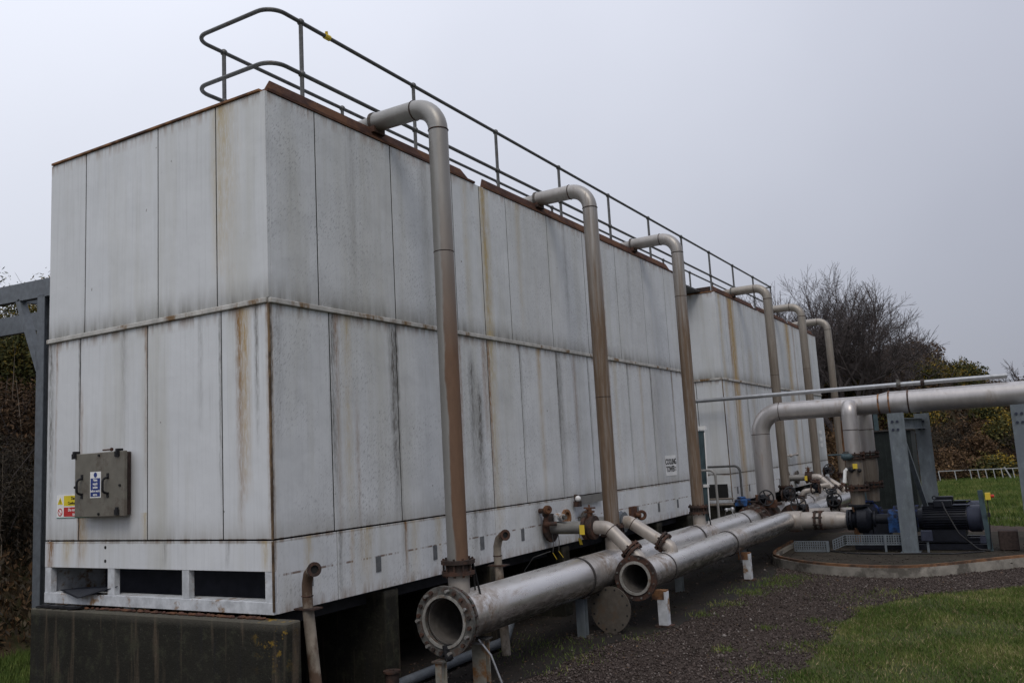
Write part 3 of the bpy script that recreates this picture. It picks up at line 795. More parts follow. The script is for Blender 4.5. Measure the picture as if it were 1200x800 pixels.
# ------------------------------------------------------------------ tall riser pipes
RX, RT = .80, 5.245
def riser(y, mat, label, low=.235, to=-.06):
    t = empty('riser_pipe', label, 'pipe', (RX, y, to), 'tall riser pipes along the towers')
    r = .1095; br = .31
    pts = [(-.10, y, RT), (RX - br, y, RT)] + arc((RX - br, y, RT - br), (0, 0, br), (br, 0, 0), 10)[1:] + [(RX, y, low + .03)]
    part('pipe', MB().sweep(pts, r, 22), mat, t)
    part('roof_spigot', MB().sweep([(-.10, y, RT), (-.55, y, RT - .02), (-.8, y, RT - .12), (-.85, y, RT - .30)], [.085, .085, .085, .08], 16), mat, t)
    part('collar', MB().ring((-.09, y, RT), (1, 0, 0), .08, .122, .03, 22), M['flange'], t)
    part('weld_seam', MB().torus((RX - br, y, RT), (1, 0, 0), r, .008, 22, 6), M['rust_dark'], t)
    part('weld_seam', MB().torus((RX, y, RT - br), (0, 0, 1), r, .008, 22, 6), M['rust_dark'], t)
    for zz in ([3.55, 2.1, 4.1, 3.0, 3.4, 2.7][len([o_ for o_ in C.objects if o_.name.startswith('saddle')]) % 6],):
        part('weld_seam', MB().torus((RX, y, zz), (0, 0, 1), r - .002, .006, 22, 6), M['rust_dark'], t)
    part('saddle', MB().box(-.10, -.02, y - .10, y + .10, 5.10, 5.17), M['rust_dark'], t)
    part('upper_flange', MB().ring((RX, y, low + .025), (0, 0, 1), r - .01, .178, .038, 24), M['rust_dark'], t)
    part('lower_flange', MB().ring((RX, y, low - .085), (0, 0, 1), r - .01, .172, .038, 24), M['rust_dark'], t)
    part('gasket', MB().cyl((RX, y, low - .066), (RX, y, low + .006), .135, 20), M['rust_dark'], t)
    part('bolts', MB().bolts((RX, y, low - .03), (0, 0, 1), .150, 10, .012, .19), M['rust_dark'], t, stuff=True)
    part('spool', MB().cyl((RX, y, low - .10), (RX, y, to), r + .003, 22), M['branch'], t)
    # loose black straps hanging from the flange
    st = MB().bar((RX + .14, y + .06, low + .02), (RX + .16, y + .16, low - .36), .02, .012).bar((RX + .14, y + .06, low + .02), (RX + .08, y + .18, low - .32), .016, .012)
    part('hanging_strap', st, M['black'], t)
    return t
risers = [(1.80, 'riser_a', 'tall riser pipe nearest the viewer, grey on its left and rusty on its right'),
          (5.72, 'riser_b', 'tall brown riser pipe second from the viewer, between two pale branch elbows'),
          (9.52, 'riser_b', 'tall brown riser pipe third from the viewer, right of the COOLING TOWER sign'),
          (16.16, 'riser_c', 'tan riser pipe at the near half of the farther tower'),
          (20.05, 'riser_c', 'tan riser pipe in the middle of the farther tower'),
          (23.95, 'riser_c', 'farthest and smallest tan riser pipe, against the bare tree')]
for y, mk, lb in risers: riser(y, M[mk], lb)

# ------------------------------------------------------------------ header pipes
H1X, H1Z, H1R = .82, -.285, .245
h1 = empty('header_pipe', 'large silver header pipe with a grey bolted open end, nearest the tower wall', 'pipe', (H1X, 1.5, H1Z))
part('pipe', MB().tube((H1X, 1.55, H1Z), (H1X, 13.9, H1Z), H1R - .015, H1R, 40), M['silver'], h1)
part('bore_lining', MB().tube((H1X, 1.53, H1Z), (H1X, 5.0, H1Z), H1R - .03, H1R - .016, 36), M['bore'], h1)
part('bore_end', MB().cyl((H1X, 4.9, H1Z), (H1X, 5.0, H1Z), H1R - .03, 24), M['core'], h1)
fl = part('open_flange', MB().ring((H1X, 1.50, H1Z), (0, 1, 0), H1R - .01, .345, .045, 40).ring((H1X, 1.60, H1Z), (0, 1, 0), H1R, .325, .03, 40), M['flange'], h1)
part('raised_face', MB().ring((H1X, 1.473, H1Z), (0, 1, 0), H1R - .012, .262, .014, 40), M['ring'], h1)
part('bolts', MB().bolts((H1X, 1.53, H1Z), (0, 1, 0), .308, 20, .021, .155, 0, (3, 9, 14)), M['rust_dark'], h1, stuff=True)
part('bright_bolts', MB().bolts((H1X, 1.485, H1Z), (0, 1, 0), .308, 7, .017, .12), M['bolt'], h1, stuff=True)
part('torn_gasket', MB().bar((H1X + .02, 1.47, H1Z - .22), (H1X + .06, 1.455, H1Z - .36), .09, .02).bar((H1X + .04, 1.47, H1Z - .25), (H1X - .03, 1.46, H1Z - .33), .06, .02).ball((H1X + .05, 1.46, H1Z - .33), .045), M['black'], h1)
for y in (4.5, 9.05, 11.9):
    part('strap_band', MB().ring((H1X, y, H1Z), (0, 1, 0), H1R - .002, H1R + .010, .045, 36), M['strap'], h1)
# header 1 continues along the farther tower
h1b = empty('header_pipe', 'pale header pipe continuing beside the farther tower to a pinkish end cap', 'pipe', (H1X, 15, H1Z))
part('pipe', MB().cyl((H1X, 14.5, H1Z), (H1X, 20.6, H1Z), .215, 28), M['silver'], h1b)
part('end_cap', MB().sweep([(H1X, 20.6, H1Z), (H1X, 21.2, H1Z), (H1X, 21.35, H1Z), (H1X, 21.42, H1Z)], [.225, .225, .16, .05], 24), M['branch'], h1b)
part('reducer', MB().sweep([(H1X, 14.2, H1Z), (H1X, 14.6, H1Z)], [.30, .217], 28), M['branch'], h1b)
part('strap_band', MB().ring((H1X, 15.9, H1Z), (0, 1, 0), .213, .226, .05, 28), M['strap'], h1b)
part('strap_band', MB().ring((H1X, 18.2, H1Z), (0, 1, 0), .213, .226, .05, 28), M['strap'], h1b)
# ball valve on top
def vent(x, y, z, label):
    t = empty('vent_valve', label, 'valve', (x, y, z), 'small silver vent valves on the header pipes')
    part('stem', MB().cyl((x, y, z), (x, y, z + .09), .014, 8), M['bright'], t)
    part('body', MB().ball((x, y, z + .11), .045).cyl((x - .10, y, z + .11), (x, y, z + .11), .022, 8).ball((x - .12, y, z + .10), .036), M['bright'], t)
    part('wire', MB().sweep([(x - .12, y, z + .10), (x - .15, y - .02, z), (x - .14, y - .04, z - .10)], .005, 5).sweep([(x + .03, y, z + .09), (x + .06, y - .02, z - .02), (x + .055, y - .04, z - .16)], .005, 5), M['galv'], t)
vent(H1X + .05, 11.35, H1Z + H1R, 'silver vent valve on the near header pipe, left of the blue gearbox')
vent(H1X + .05, 17.2, H1Z + .21, 'silver vent valve on the farther pale header pipe, left of the handwheels')

H2X, H2Z, H2R = 1.39, -.355, .203
h2 = empty('header_pipe', 'silver header pipe with a brown rusty open flange, in front of the nearer one', 'pipe', (H2X, 5.0, H2Z))
BY = 13.6
pts = [(H2X, 5.08, H2Z), (H2X, BY - .35, H2Z)]
part('pipe', MB().tube(pts[0], pts[1], H2R - .012, H2R, 36), M['silver'], h2)
part('bend', MB().sweep([(H2X, BY - .35, H2Z), (H2X, BY - .12, H2Z), (H2X + .12, BY, H2Z), (H2X + .30, BY, H2Z)], H2R, 28), M['branch'], h2)
part('pump_suction', MB().cyl((H2X + .30, BY, H2Z), (2.42, BY, H2Z), .178, 26), M['branch'], h2)
part('bore_lining', MB().tube((H2X, 5.05, H2Z), (H2X, 7.5, H2Z), H2R - .03, H2R - .013, 32), M['bore'], h2)
part('bore_end', MB().cyl((H2X, 7.4, H2Z), (H2X, 7.5, H2Z), H2R - .03, 24), M['core'], h2)
part('open_flange', MB().ring((H2X, 5.06, H2Z), (0, 1, 0), H2R - .01, .292, .045, 36), M['rust_dark'], h2)
part('raised_face', MB().ring((H2X, 5.030, H2Z), (0, 1, 0), H2R - .018, .218, .022, 36), M['ring'], h2)
part('bolts', MB().bolts((H2X, 5.06, H2Z), (0, 1, 0), .262, 12, .014, .075), M['flange'], h2, stuff=True)
part('weld_collar', MB().ring((H2X, 6.05, H2Z), (0, 1, 0), H2R - .002, H2R + .006, .03, 32), M['strap'], h2)
for y in (9.1,):
    part('strap_band', MB().ring((H2X, y, H2Z), (0, 1, 0), H2R - .002, H2R + .014, .035, 32).bar((H2X + .20, y, H2Z - .02), (H2X + .23, y, H2Z - .30), .035, .012), M['strap'], h2)
part('coupling', MB().ring((1.98, BY, H2Z), (1, 0, 0), .17, .205, .05, 24).ring((2.09, BY, H2Z), (1, 0, 0), .17, .205, .05, 24).bolts((2.035, BY, H2Z), (1, 0, 0), .195, 8, .016, .20), M['rust_dark'], h2)
part('reducer', MB().cyl((2.42, BY, H2Z), (2.62, BY, H2Z), .178, 24, .145), M['branch'], h2)
# second header of the farther tower
h3 = empty('header_pipe', 'bright silver header pipe beyond the handwheel valves, ending near the pumps', 'pipe', (H2X, 15, H2Z))
part('pipe', MB().cyl((H2X, 14.6, H2Z), (H2X, 21.9, H2Z), .205, 28), M['silver'], h3)
part('white_spool', MB().cyl((H2X, 14.35, H2Z), (H2X, 16.2, H2Z), .212, 28), M['bright'], h3)
part('end_collar', MB().ring((H2X, 21.9, H2Z), (0, 1, 0), .18, .235, .06, 28), M['bright'], h3)
part('start_flange', MB().ring((H2X - .02, 14.28, H2Z), (0, 1, 0), .10, .31, .05, 32).cyl((H2X - .02, 14.3, H2Z), (H2X - .02, 14.34, H2Z), .30, 32), M['rust_dark'], h3)
part('suction_branch', MB().cyl((H2X, 14.85, H2Z + .02), (2.6, 14.85, H2Z + .02), .15, 24), M['branch'], h3)

# blanking disc leaning by the open flange
bl = empty('blanking_disc', 'round grey blanking plate with bolt holes standing under the pipe ends', 'blanking plate', (1.10, 4.86, GZ))
dn = Vector((.10, 1, -.10)).normalized()
part('disc', MB().cyl(Vector((1.09, 4.86, GZ + .295)) - dn * .012, Vector((1.09, 4.86, GZ + .295)) + dn * .012, .293, 44), M['blind'], bl)
part('bolt_holes', MB().bolts(Vector((1.09, 4.86, GZ + .295)) - dn * .0125, dn, .255, 12, .015, .004), M['ink'], bl, stuff=True)

# supports under the headers
def support(x, y, top, mat, label, kind=0, w=.13):
    t = empty('pipe_support', label, 'pipe support', (x, y, GZ), 'posts carrying the header pipes')
    if kind == 0:      # angle post with a bracket reaching under the pipe
        part('post', MB().box(x - .014, x + .0, y - .055, y + .055, GZ, top).box(x - w, x - .014, y - .055, y - .043, GZ + .0, top - .002), mat, t, bevel=.002)
        part('bracket', MB().box(x - .26, x - .002, y - .056, y + .05, top + .001, top + .02).box(x - .20, x - .03, y - .06, y - .057, top - .10, top + .0), M['rust_bright'], t)
        part('foot', MB().box(x - .17, x + .05, y - .10, y + .09, GZ, GZ + .025), M['rust_dark'], t)
    else:
        part('post', MB().box(x - w / 2, x + w / 2, y - .05, y - .04, GZ, top).box(x - w / 2, x + w / 2, y + .04, y + .05, GZ, top).box(x - .005, x + .005, y - .04, y + .04, GZ, top), mat, t)
        part('cap_plate', MB().box(x - w / 2 - .03, x + w / 2 + .03, y - .07, y + .07, top, top + .015), M['flange'], t)
    return t
M['post_rusty'] = simple('grey_post_with_rust', (0.27, 0.26, 0.22), 0.65, var=.25, scale=9, col2=(0.24, 0.12, 0.05), amt=.5)
support(1.67, 5.42, -.575, M['white_dirty'], 'white angle post with rusty bracket, right of the brown open flange')
support(1.64, 9.60, -.575, M['white_dirty'], 'smaller white angle post with rusty bracket, farther along the outer pipe')
support(.82, 2.12, -.575, M['post_rusty'], 'rust-streaked steel post right of the nearest open flange', 1, .16)
support(.80, 1.42, -.66, M['post_rusty'], 'thin rusty post under the nearest open flange', 1, .07)
support(.82, 4.55, -.545, M['galv_col'], 'short grey post in shadow behind the blanking plate', 1, .12)
support(.82, 8.2, -.545, M['galv_col'], 'grey post in shadow behind the first white bracket post', 1, .12)
support(.82, 12.0, -.545, M['galv_col'], 'grey post in shadow beneath the third riser pipe', 1, .12)
single('support_rod', MB().sweep([(.86, 2.02, -.56), (.98, 2.06, -.72), (1.08, 2.1, -1.02)], .012, 8).box(.66, .93, 1.96, 1.99, -.60, -.585), M['bright'],
       'thin shiny bent rod hanging below the nearest header pipe', 'rod')

contact_dark = MB(); r_ = random.Random(3)  # dark specks added as contact shade where the supports meet the ground
for cx_, cy_ in ((1.60, 5.42), (1.57, 9.6), (.82, 2.12), (.80, 1.42), (.82, 4.55), (1.1, 4.86), (.82, 8.2), (3.83, 13.1)):
    for i in range(40):
        q = r_.uniform(.008, .026); z_ = GZ if cy_ < 13 else GZ + .085
        contact_dark.ball((cx_ + r_.gauss(0, .09), cy_ + r_.gauss(0, .08), z_ + q * .2), q, 6, 4, (1, r_.uniform(.7, 1.3), .6))
o = single('contact_specks', contact_dark, M['grit'], 'dark specks added as contact shade round the feet of the pipe supports', 'grit'); o['kind'] = 'stuff'

# bent overflow pipes
def swan(x, y, mat, label, dx, dy, base):
    t = empty('overflow_pipe', label, 'pipe', (x, y, base), 'bent overflow pipes under the casing')
    r = .053
    part('lower_pipe', MB().sweep([(x, y, .02), (x + dx, y + dy, base)], [r, r * 1.05], 18), mat, t)
    part('elbow', MB().sweep([(x, y, .02), (x - .005, y, .14), (x + .005, y - .01, .24), (x + .045, y - .03, .33), (x + .115, y - .06, .375), (x + .17, y - .085, .385)], [r * .92] * 6, 18, caps=False), M['swan'], t)
    p = Vector((x + .175, y - .09, .385)); d = Vector((.85, -.45, .05)).normalized()
    part('open_lip', MB().ring(p, d, .038, .066, .018, 20), M['rust_dark'], t)
    part('bore', MB().cyl(p - d * .02, p - d * .015, .045, 16), M['ink'], t)
    part('weld_seam', MB().torus((x - .004, y, .13), (0, 0, 1), r * .95, .006, 18, 6), M['rust_dark'], t)
    part('bracket_plate', MB().box(x - .11, x + .12, y - .07, y + .07, .012, .026), M['rust_dark'], t)
swan(.125, .30, M['swan'], 'bent overflow pipe standing in front of the near corner of the tower', .10, .02, GZ)
swan(.33, 3.35, M['swan'], 'smaller bent overflow pipe just right of the nearest riser', .05, .0, GZ)
low = single('drain_pipe', MB().sweep(rounded([(.16, .9, -.965), (.155, 1.6, -.955), (.15, 3.72, -.95), (.15, 3.95, -.65)], .14, 6), .055, 16), M['frame_steel'],
             'grey drain pipe lying along the ground below the nearest header', 'pipe')
single('drain_tee', MB().cyl((.16, 1.45, -.95), (.16, 1.45, -.80), .07, 14).ring((.16, 1.45, -.80), (0, 0, 1), .03, .09, .02, 16), M['rust_dark'], 'dark capped tee on the ground drain pipe', 'pipe fitting')

# ------------------------------------------------------------------ branch pipes between wall and header
def handwheel(c, d, r, parent, mat, root_mat=None):
    d = Vector(d).normalized(); c = Vector(c)
    mb = MB().torus(c, d, r, .016, 24, 8); _, u, w = basis(d)
    for i in range(5):
        a = 2 * PI * i / 5; mb.bar(c, c + (u * math.cos(a) + w * math.sin(a)) * r, .026, .014, d)
    mb.cyl(c - d * .03, c + d * .03, .035, 12)
    return part('handwheel', mb, mat, parent)
def branch(y, label, xs=(.02, .62, .80), kind=0, zc=.29, group='pale branch pipes joining the wall to the outer header'):
    t = empty('branch_pipe', label, 'pipe', (1.3, y, H2Z), group)
    r = .092
    part('wall_flange', MB().ring((xs[0] + .07, y, zc), (1, 0, 0), .05, .20, .03, 24).ring((xs[0] + .035, y, zc), (1, 0, 0), .05, .18, .03, 24), M['rust_dark'] if kind == 0 else M['flange'], t)
    part('stub', MB().cyl((xs[0] + .06, y, zc), (xs[1], y, zc), r - .004, 20), M['riser_a'], t)
    el = rounded([(xs[2] - .03, y, zc), (xs[2] + .16, y, zc), (1.36, y, -.10)], .20, 8)
    part('elbow', MB().sweep(el, r, 22), M['branch'], t)
    d = (Vector((1.36, 0, -.10)) - Vector((xs[2] + .16, 0, zc))).normalized()
    e = Vector((1.34, y, -.075)) - d * .08
    p0 = Vector((xs[2] + .16, y, zc))
    part('weld_seam', MB().torus(p0 + d * .06, d, r, .006, 20, 6), M['rust_dark'], t)
    f = e - d * .02
    part('joint_flange', MB().ring(f, d, r - .01, .150, .030, 24).ring(f + d * .055, d, r - .01, .150, .030, 24), M['rust_dark'], t)
    part('bolts', MB().bolts(f + d * .027, d, .128, 8, .014, .13), M['rust_dark'], t, stuff=True)
    part('header_spool', MB().sweep([f + d * .06, f + d * .16, Vector((1.40, y, -.135)), Vector((1.40, y, -.185))], r, 22), M['branch'], t)
    if kind == 0:
        v = part('butterfly_valve', MB().cyl((xs[1], y, zc), (xs[1] + .05, y, zc), .165, 24).cyl((xs[1] + .05, y, zc), (xs[1] + .10, y, zc), .13, 22).cyl((xs[1] + .10, y, zc), (xs[2] - .02, y, zc), .16, 22), M['rust_dark'], t)
        part('valve_stem', MB().cyl((xs[1] + .08, y, zc + .12), (xs[1] + .08, y, zc + .25), .035, 10).box(xs[1] + .02, xs[1] + .14, y - .04, y + .04, zc + .20, zc + .225).bar((xs[1] + .08, y - .09, zc + .26), (xs[1] + .08, y + .09, zc + .26), .02, .02).bar((xs[1] - .0, y, zc + .265), (xs[1] + .17, y, zc + .265), .02, .02).cyl((xs[1] + .08, y, zc + .25), (xs[1] + .08, y, zc + .31), .012, 8), M['rust'], v)
        part('yellow_tag', MB().box(xs[1] + .0, xs[1] + .075, y - .185, y - .18, zc - .08, zc + .05), M['yellow'], v)
    else:
        part('grey_joint', MB().sweep([(xs[1] - .02, y, zc), (xs[1] + .0, y, zc), (xs[1] + .03, y, zc), (xs[1] + .06, y, zc), (xs[1] + .09, y, zc), (xs[1] + .12, y, zc), (xs[1] + .15, y, zc), (xs[1] + .18, y, zc)], [.15, .175, .12, .17, .12, .165, .12, .15], 24), M['frame_steel'], t)
    return t
b1 = branch(5.22, 'pale branch pipe with a yellow-tagged valve, left of the second riser')
branch(6.42, 'pale branch pipe emerging right of the second riser above the brown flange', (.02, .52, .62), 1, .26)
for y, lb in ((19.55, 'cream branch pipe curving down to the bright silver header of the far tower'), ):
    branch(y, lb, (.02, .58, .78), 0, .33)
branch(20.75, 'thinner cream branch pipe just beyond the yellow-tagged far one', (.02, .52, .62), 1, .30)

# small fittings on the lowest band of the near tower
v = empty('drain_valve', 'small rusty valve with a round cap on the wall, left of the second riser', 'valve', (.05, 5.05, .5))
part('body', MB().cyl((.0, 5.05, .54), (.16, 5.0, .54), .035, 12).ball((.12, 5.02, .50), .055).cyl((.12, 5.02, .50), (.12, 5.02, .34), .035, 12).ball((.12, 5.02, .36), .05).cyl((.12, 5.02, .36), (.24, 5.1, .36), .03, 10), M['rust_dark'], v)
part('cap', MB().cyl((.16, 4.98, .56), (.20, 4.95, .56), .06, 16).ring((.205, 4.945, .56), (.8, -.6, 0), .02, .045, .02, 16), M['rust'], v)
v = empty('flow_sensor', 'grey-white sensor housing on top of the first branch stub', 'sensor', (.2, 5.22, .4))
part('housing', MB().cyl((.20, 5.22, .38), (.20, 5.22, .47), .06, 16).ball((.20, 5.22, .47), .058, 12, 6, (1, 1, .5)).cyl((.20, 5.22, .44), (.32, 5.16, .44), .045, 12), M['white_dirty'], v)
part('gland', MB().cyl((.32, 5.16, .44), (.37, 5.13, .44), .03, 10), M['flange'], v)
single('wall_ring', MB().ring((.02, 5.83, .38), (1, 0, 0), .085, .125, .05, 24).cyl((.004, 5.83, .38), (.012, 5.83, .38), .09, 20), M['rust_bright'], 'rusty empty ring flange on the white wall above the tagged valve', 'wall flange')
v = empty('wall_hasp', 'brown square-based shackle on the white wall between second and third riser', 'shackle', (.04, 8.35, .2))
part('plate', MB().box(.004, .05, 8.22, 8.48, .16, .36), M['rust'], v)
part('loop', MB().torus((.12, 8.50, .20), (.5, -.8, 0), .062, .028, 16, 8).cyl((.05, 8.36, .22), (.12, 8.45, .20), .035, 10), M['rust'], v)
v = empty('stub_bar', 'short rusty horizontal bar bracket on the wall behind the second riser', 'bracket', (.05, 6.6, .66))
part('bar', MB().box(.04, .07, 6.20, 7.05, .55, .665), M['riser_a'], v)
part('clamp', MB().box(.03, .12, 6.08, 6.18, .52, .60).cyl((.06, 6.12, .60), (.06, 6.12, .70), .03, 10), M['rust_dark'], v)
part('cap', MB().ball((.10, 6.1, .64), .045), M['sign_white'], v)
for y, z, lb in ((1.53, -.02, 'first'), ):
    pass
def tag_piece(x, y, z, label, ang):
    t = empty('cable_tag', label, 'tag', (x, y, z), 'yellow tags hanging on wires')
    part('tag', MB().bar((x, y, z), (x + .04 * ang, y + .03, z - .09), .05, .006), M['yellow'], t)
    part('wire', MB().sweep([(x, y, z + .30), (x + .01, y + .02, z + .12), (x, y, z)], .005, 5), M['galv'], t)
tag_piece(.12, 5.16, -.05, 'left one of two yellow tags hanging in the dark below the first branch stub', 1)
tag_piece(.14, 5.30, -.04, 'right one of two yellow tags hanging in the dark below the first branch stub', 1.3)
tag_piece(.50, 5.26, .14, 'square yellow tag hanging directly under the first branch stub', .2)
# vertical joint pins on the far riser flange etc.
def hang_cable():
    mb = MB().sweep([(.12, 5.1, -.02), (-.05, 4.9, -.08), (-.15, 4.8, -.25), (-.05, 4.95, -.4), (.08, 5.15, -.42)], .006, 5)
    single('loose_cable', mb, M['galv'], 'thin looped cable dangling in the dark under the casing', 'cable')
hang_cable()

# ------------------------------------------------------------------ signs
s = empty('tower_sign', 'white COOLING TOWER sign on the panel left of the third riser', 'sign', (.003, 10.45, 1.0))
part('plate', MB().box(.0035, .008, 10.16, 10.74, .80, 1.19), M['sign_white'], s)
text_part('lettering', 'COOLING', .150, M['ink'], s, (.0095, 10.45, 1.065), (0, 1, 0), (0, 0, 1), wide=.86)
text_part('lettering', 'TOWER', .150, M['ink'], s, (.0095, 10.41, .925), (0, 1, 0), (0, 0, 1), wide=.86)
text_part('lettering', '2', .10, M['blind'], s, (.0095, 10.69, .925), (0, 1, 0), (0, 0, 1))

bx = empty('isolator_box', 'square olive-grey steel box with two black handles on the end wall', 'electrical box', (-2.3, -.02, .93))
X0, X1, Z0, Z1 = -2.780, -1.955, .925, 1.590
part('body', MB().box(X0 + .05, X1 - .055, -.085, -.003, Z0 + .015, Z1 - .01), M['cabinet_side'], bx, bevel=.005)
part('door', MB().box(X0, X1, -.128, -.086, Z0, Z1), M['cabinet'], bx, bevel=.006)
for x in (-2.65, -2.215):
    mb = MB().sweep(rounded([(x, -.130, 1.16), (x, -.19, 1.18), (x, -.19, 1.31), (x, -.130, 1.33)], .035, 5), .012, 8)
    mb.box(x - .018, x + .018, -.135, -.129, 1.12, 1.175).box(x - .018, x + .018, -.135, -.129, 1.315, 1.37)
    part('handle', mb, M['black'], bx)
for x, z in ((X0 + .0, Z1 - .015), (X1 - .10, Z1 - .02), (X1 - .10, Z0 + .05)):
    part('corner_clamp', MB().box(x - .04, x + .03, -.142, -.129, z - .035, z + .02).box(x - .015, x + .02, -.148, -.08, z - .01, z + .045), M['black'], bx)
for x, z in ((-2.36, Z1 - .03), (-2.36, Z0 + .03), (X0 + .015, 1.24), (X1 - .06, 1.24)):
    part('screw', MB().cyl((x, -.142, z), (x, -.128, z), .013, 8), M['ink'], bx)
part('top_bolt', MB().cyl((-2.40, -.06, Z1 + .025), (-2.26, -.06, Z1 + .025), .008, 8).cyl((-2.26, -.06, Z1 + .025), (-2.25, -.06, Z1 + .025), .02, 8), M['rust_dark'], bx)
NX = -2.42
ns = part('notice', MB().box(NX - .090, NX + .090, -.1305, -.1285, 1.122, 1.392), M['sign_white'], bx)
part('notice_panel', MB().box(NX - .079, NX + .079, -.1325, -.1308, 1.135, 1.325), M['sign_blue'], ns)
part('notice_symbol', MB().cyl((NX, -.1325, 1.359), (NX, -.1308, 1.359), .027, 20), M['sign_blue'], ns)
for i, w_ in enumerate(('Mains', 'supply', 'isolate', 'before work', 'starts')):
    text_part('lettering', w_, .036, M['sign_white'], ns, (NX, -.1335, 1.305 - i * .0375), (1, 0, 0), (0, 0, 1), .0008, .85)

ws = empty('warning_sign', 'yellow and red warning sign on the end wall beside the grey box', 'sign', (-3.08, -.003, 1.03))
part('plate', MB().box(-3.285, -2.70, -.0065, -.0035, .915, 1.165), M['sign_white'], ws)
part('yellow_panel', MB().box(-3.155, -2.72, -.0085, -.0068, 1.045, 1.155), M['sign_yellow'], ws)
part('red_panel', MB().box(-3.155, -2.72, -.0085, -.0068, .930, 1.030), M['sign_red'], ws)
part('green_edge', MB().box(-3.285, -2.70, -.0082, -.0068, .9155, .922), M['green_line'], ws)
text_part('lettering', 'Danger', .046, M['ink'], ws, (-2.955, -.0095, 1.125), (1, 0, 0), (0, 0, 1), .0008)
text_part('lettering', 'Confined space', .040, M['ink'], ws, (-2.955, -.0095, 1.073), (1, 0, 0), (0, 0, 1), .0008)
text_part('lettering', 'Do not enter', .044, M['sign_white'], ws, (-2.955, -.0095, 1.000), (1, 0, 0), (0, 0, 1), .0008)
text_part('lettering', 'tank', .044, M['sign_white'], ws, (-2.955, -.0095, .955), (1, 0, 0), (0, 0, 1), .0008)
tri = [(-3.27, -.0075, 1.062), (-3.175, -.0075, 1.062), (-3.2225, -.0075, 1.142)]
part('warning_triangle', MB().add([(x, -.0082, z) for x, _, z in tri] + [(x, -.0068, z) for x, _, z in tri], [(0, 1, 2), (5, 4, 3), (0, 3, 4, 1), (1, 4, 5, 2), (2, 5, 3, 0)]), M['sign_yellow'], ws)
part('warning_mark', MB().box(-3.228, -3.217, -.0095, -.0083, 1.085, 1.115).box(-3.228, -3.217, -.0095, -.0083, 1.070, 1.078), M['ink'], ws)
part('prohibition_ring', MB().ring((-3.2225, -.0080, .978), (0, 1, 0), .032, .042, .0015, 28).bar((-3.249, -.008, 1.004), (-3.196, -.008, .952), .0015, .009, (0, 1, 0)), M['sign_red'], ws)

# small white notices on the farther tower
for z in (1.62, 1.38, 1.18):
    single('small_notice', MB().box(.004, .010, 24.95, 25.35, z - .06, z + .07), M['sign_white'],
           'small white notice at the far end of the farther tower, ' + {1.62: 'topmost', 1.38: 'middle', 1.18: 'lowest'}[z] + ' of three', 'notice', 'small notices')
single('grab_rail', MB().sweep([(.0, 20.1, .95), (.10, 20.1, .95), (.10, 20.9, .97), (.0, 20.9, .97)], .02, 8).ball((.10, 20.1, .95), .05).ball((.10, 20.9, .97), .05), M['branch'], 'small cream rail on the farther tower between fourth and fifth riser', 'rail')

# ------------------------------------------------------------------ gap between the towers: steps rails, post, light
def hoop(y, x1, ztop, label):
    t = empty('step_rail', label, 'handrail', (x1, y, GZ), 'bent tube rails in the gap between the towers')
    part('rail', MB().sweep(rounded([(-1.0, y, ztop), (x1, y, ztop), (x1, y, GZ)], .13, 6), .026, 10), M['riser_a'] if y < 13 else M['galv'], t)
hoop(12.0, .38, .83, 'rusty bent tube rail in the gap, nearer and lower one')
hoop(13.75, .40, .86, 'grey bent tube rail in the gap, farther and wider one')
single('low_rail', MB().cyl((-.9, 13.4, .02), (.30, 13.4, .03), .03, 8).cyl((-.9, 13.4, .14), (.30, 13.4, .16), .02, 8), M['riser_c'], 'pair of low tan tubes between the bent rails in the gap', 'rail')
lp = empty('lamp_post', 'slim teal-grey post with a white end fitting and tube beside the third riser', 'post', (.1, 12.2, GZ))
part('post', MB().bar((.02, 12.2, GZ), (.09, 12.2, 1.66), .11, .09, (0, 1, 0)), M['teal'], lp)
part('tube', MB().sweep([(.13, 12.17, -.2), (.17, 12.17, 1.62)], .014, 8), M['sign_white'], lp)
part('top_fitting', MB().box(.03, .20, 12.12, 12.24, 1.68, 1.76), M['sign_white'], lp)
part('clip', MB().box(.06, .17, 12.13, 12.2, .48, .54), M['sign_white'], lp)

# ------------------------------------------------------------------ big overhead main
MY, MZ = 14.05, 2.01
BX = .86
mp = empty('overhead_main', 'large buff-silver pipe rising from the headers and running off to the right', 'pipe', (BX, MY, H1Z))
br = .48
part('pipe', MB().sweep([(BX, MY, -.10), (BX, MY, MZ - br)] + arc((BX + br, MY, MZ - br), (-br, 0, 0), (0, 0, br), 12)[1:] + [(3.40, MY, MZ)], .200, 32), M['main'], mp)
part('weld_seam', MB().torus((BX, MY, MZ - br), (0, 0, 1), .2, .007, 30, 6), M['rust_dark'], mp)
part('weld_seam', MB().torus((BX + br, MY, MZ), (1, 0, 0), .2, .007, 30, 6), M['rust_dark'], mp)
part('reducer', MB().sweep([(3.30, MY, MZ), (3.42, MY, MZ), (3.62, MY, MZ + .01)], [.203, .203, .237], 32), M['main'], mp)
part('large_pipe', MB().cyl((3.62, MY, MZ + .01), (16, MY, MZ + .01), .237, 36), M['main'], mp)
for x, r_ in ((3.42, .203), (3.63, .237)):
    part('joint_band', MB().ring((x, MY, MZ + (0.01 if x > 3.5 else 0)), (1, 0, 0), r_ - .003, r_ + .014, .03, 32), M['rust_bright'], mp)
part('hanger_strap', MB().ring((4.0, MY, MZ + .01), (1, 0, 0), .235, .247, .03, 32).cyl((4.0, MY, MZ + .24), (3.9, MY, MZ + .46), .012, 6), M['rust_dark'], mp)
part('base_flange', MB().ring((BX, MY, -.02), (0, 0, 1), .18, .33, .05, 30), M['rust_dark'], mp)
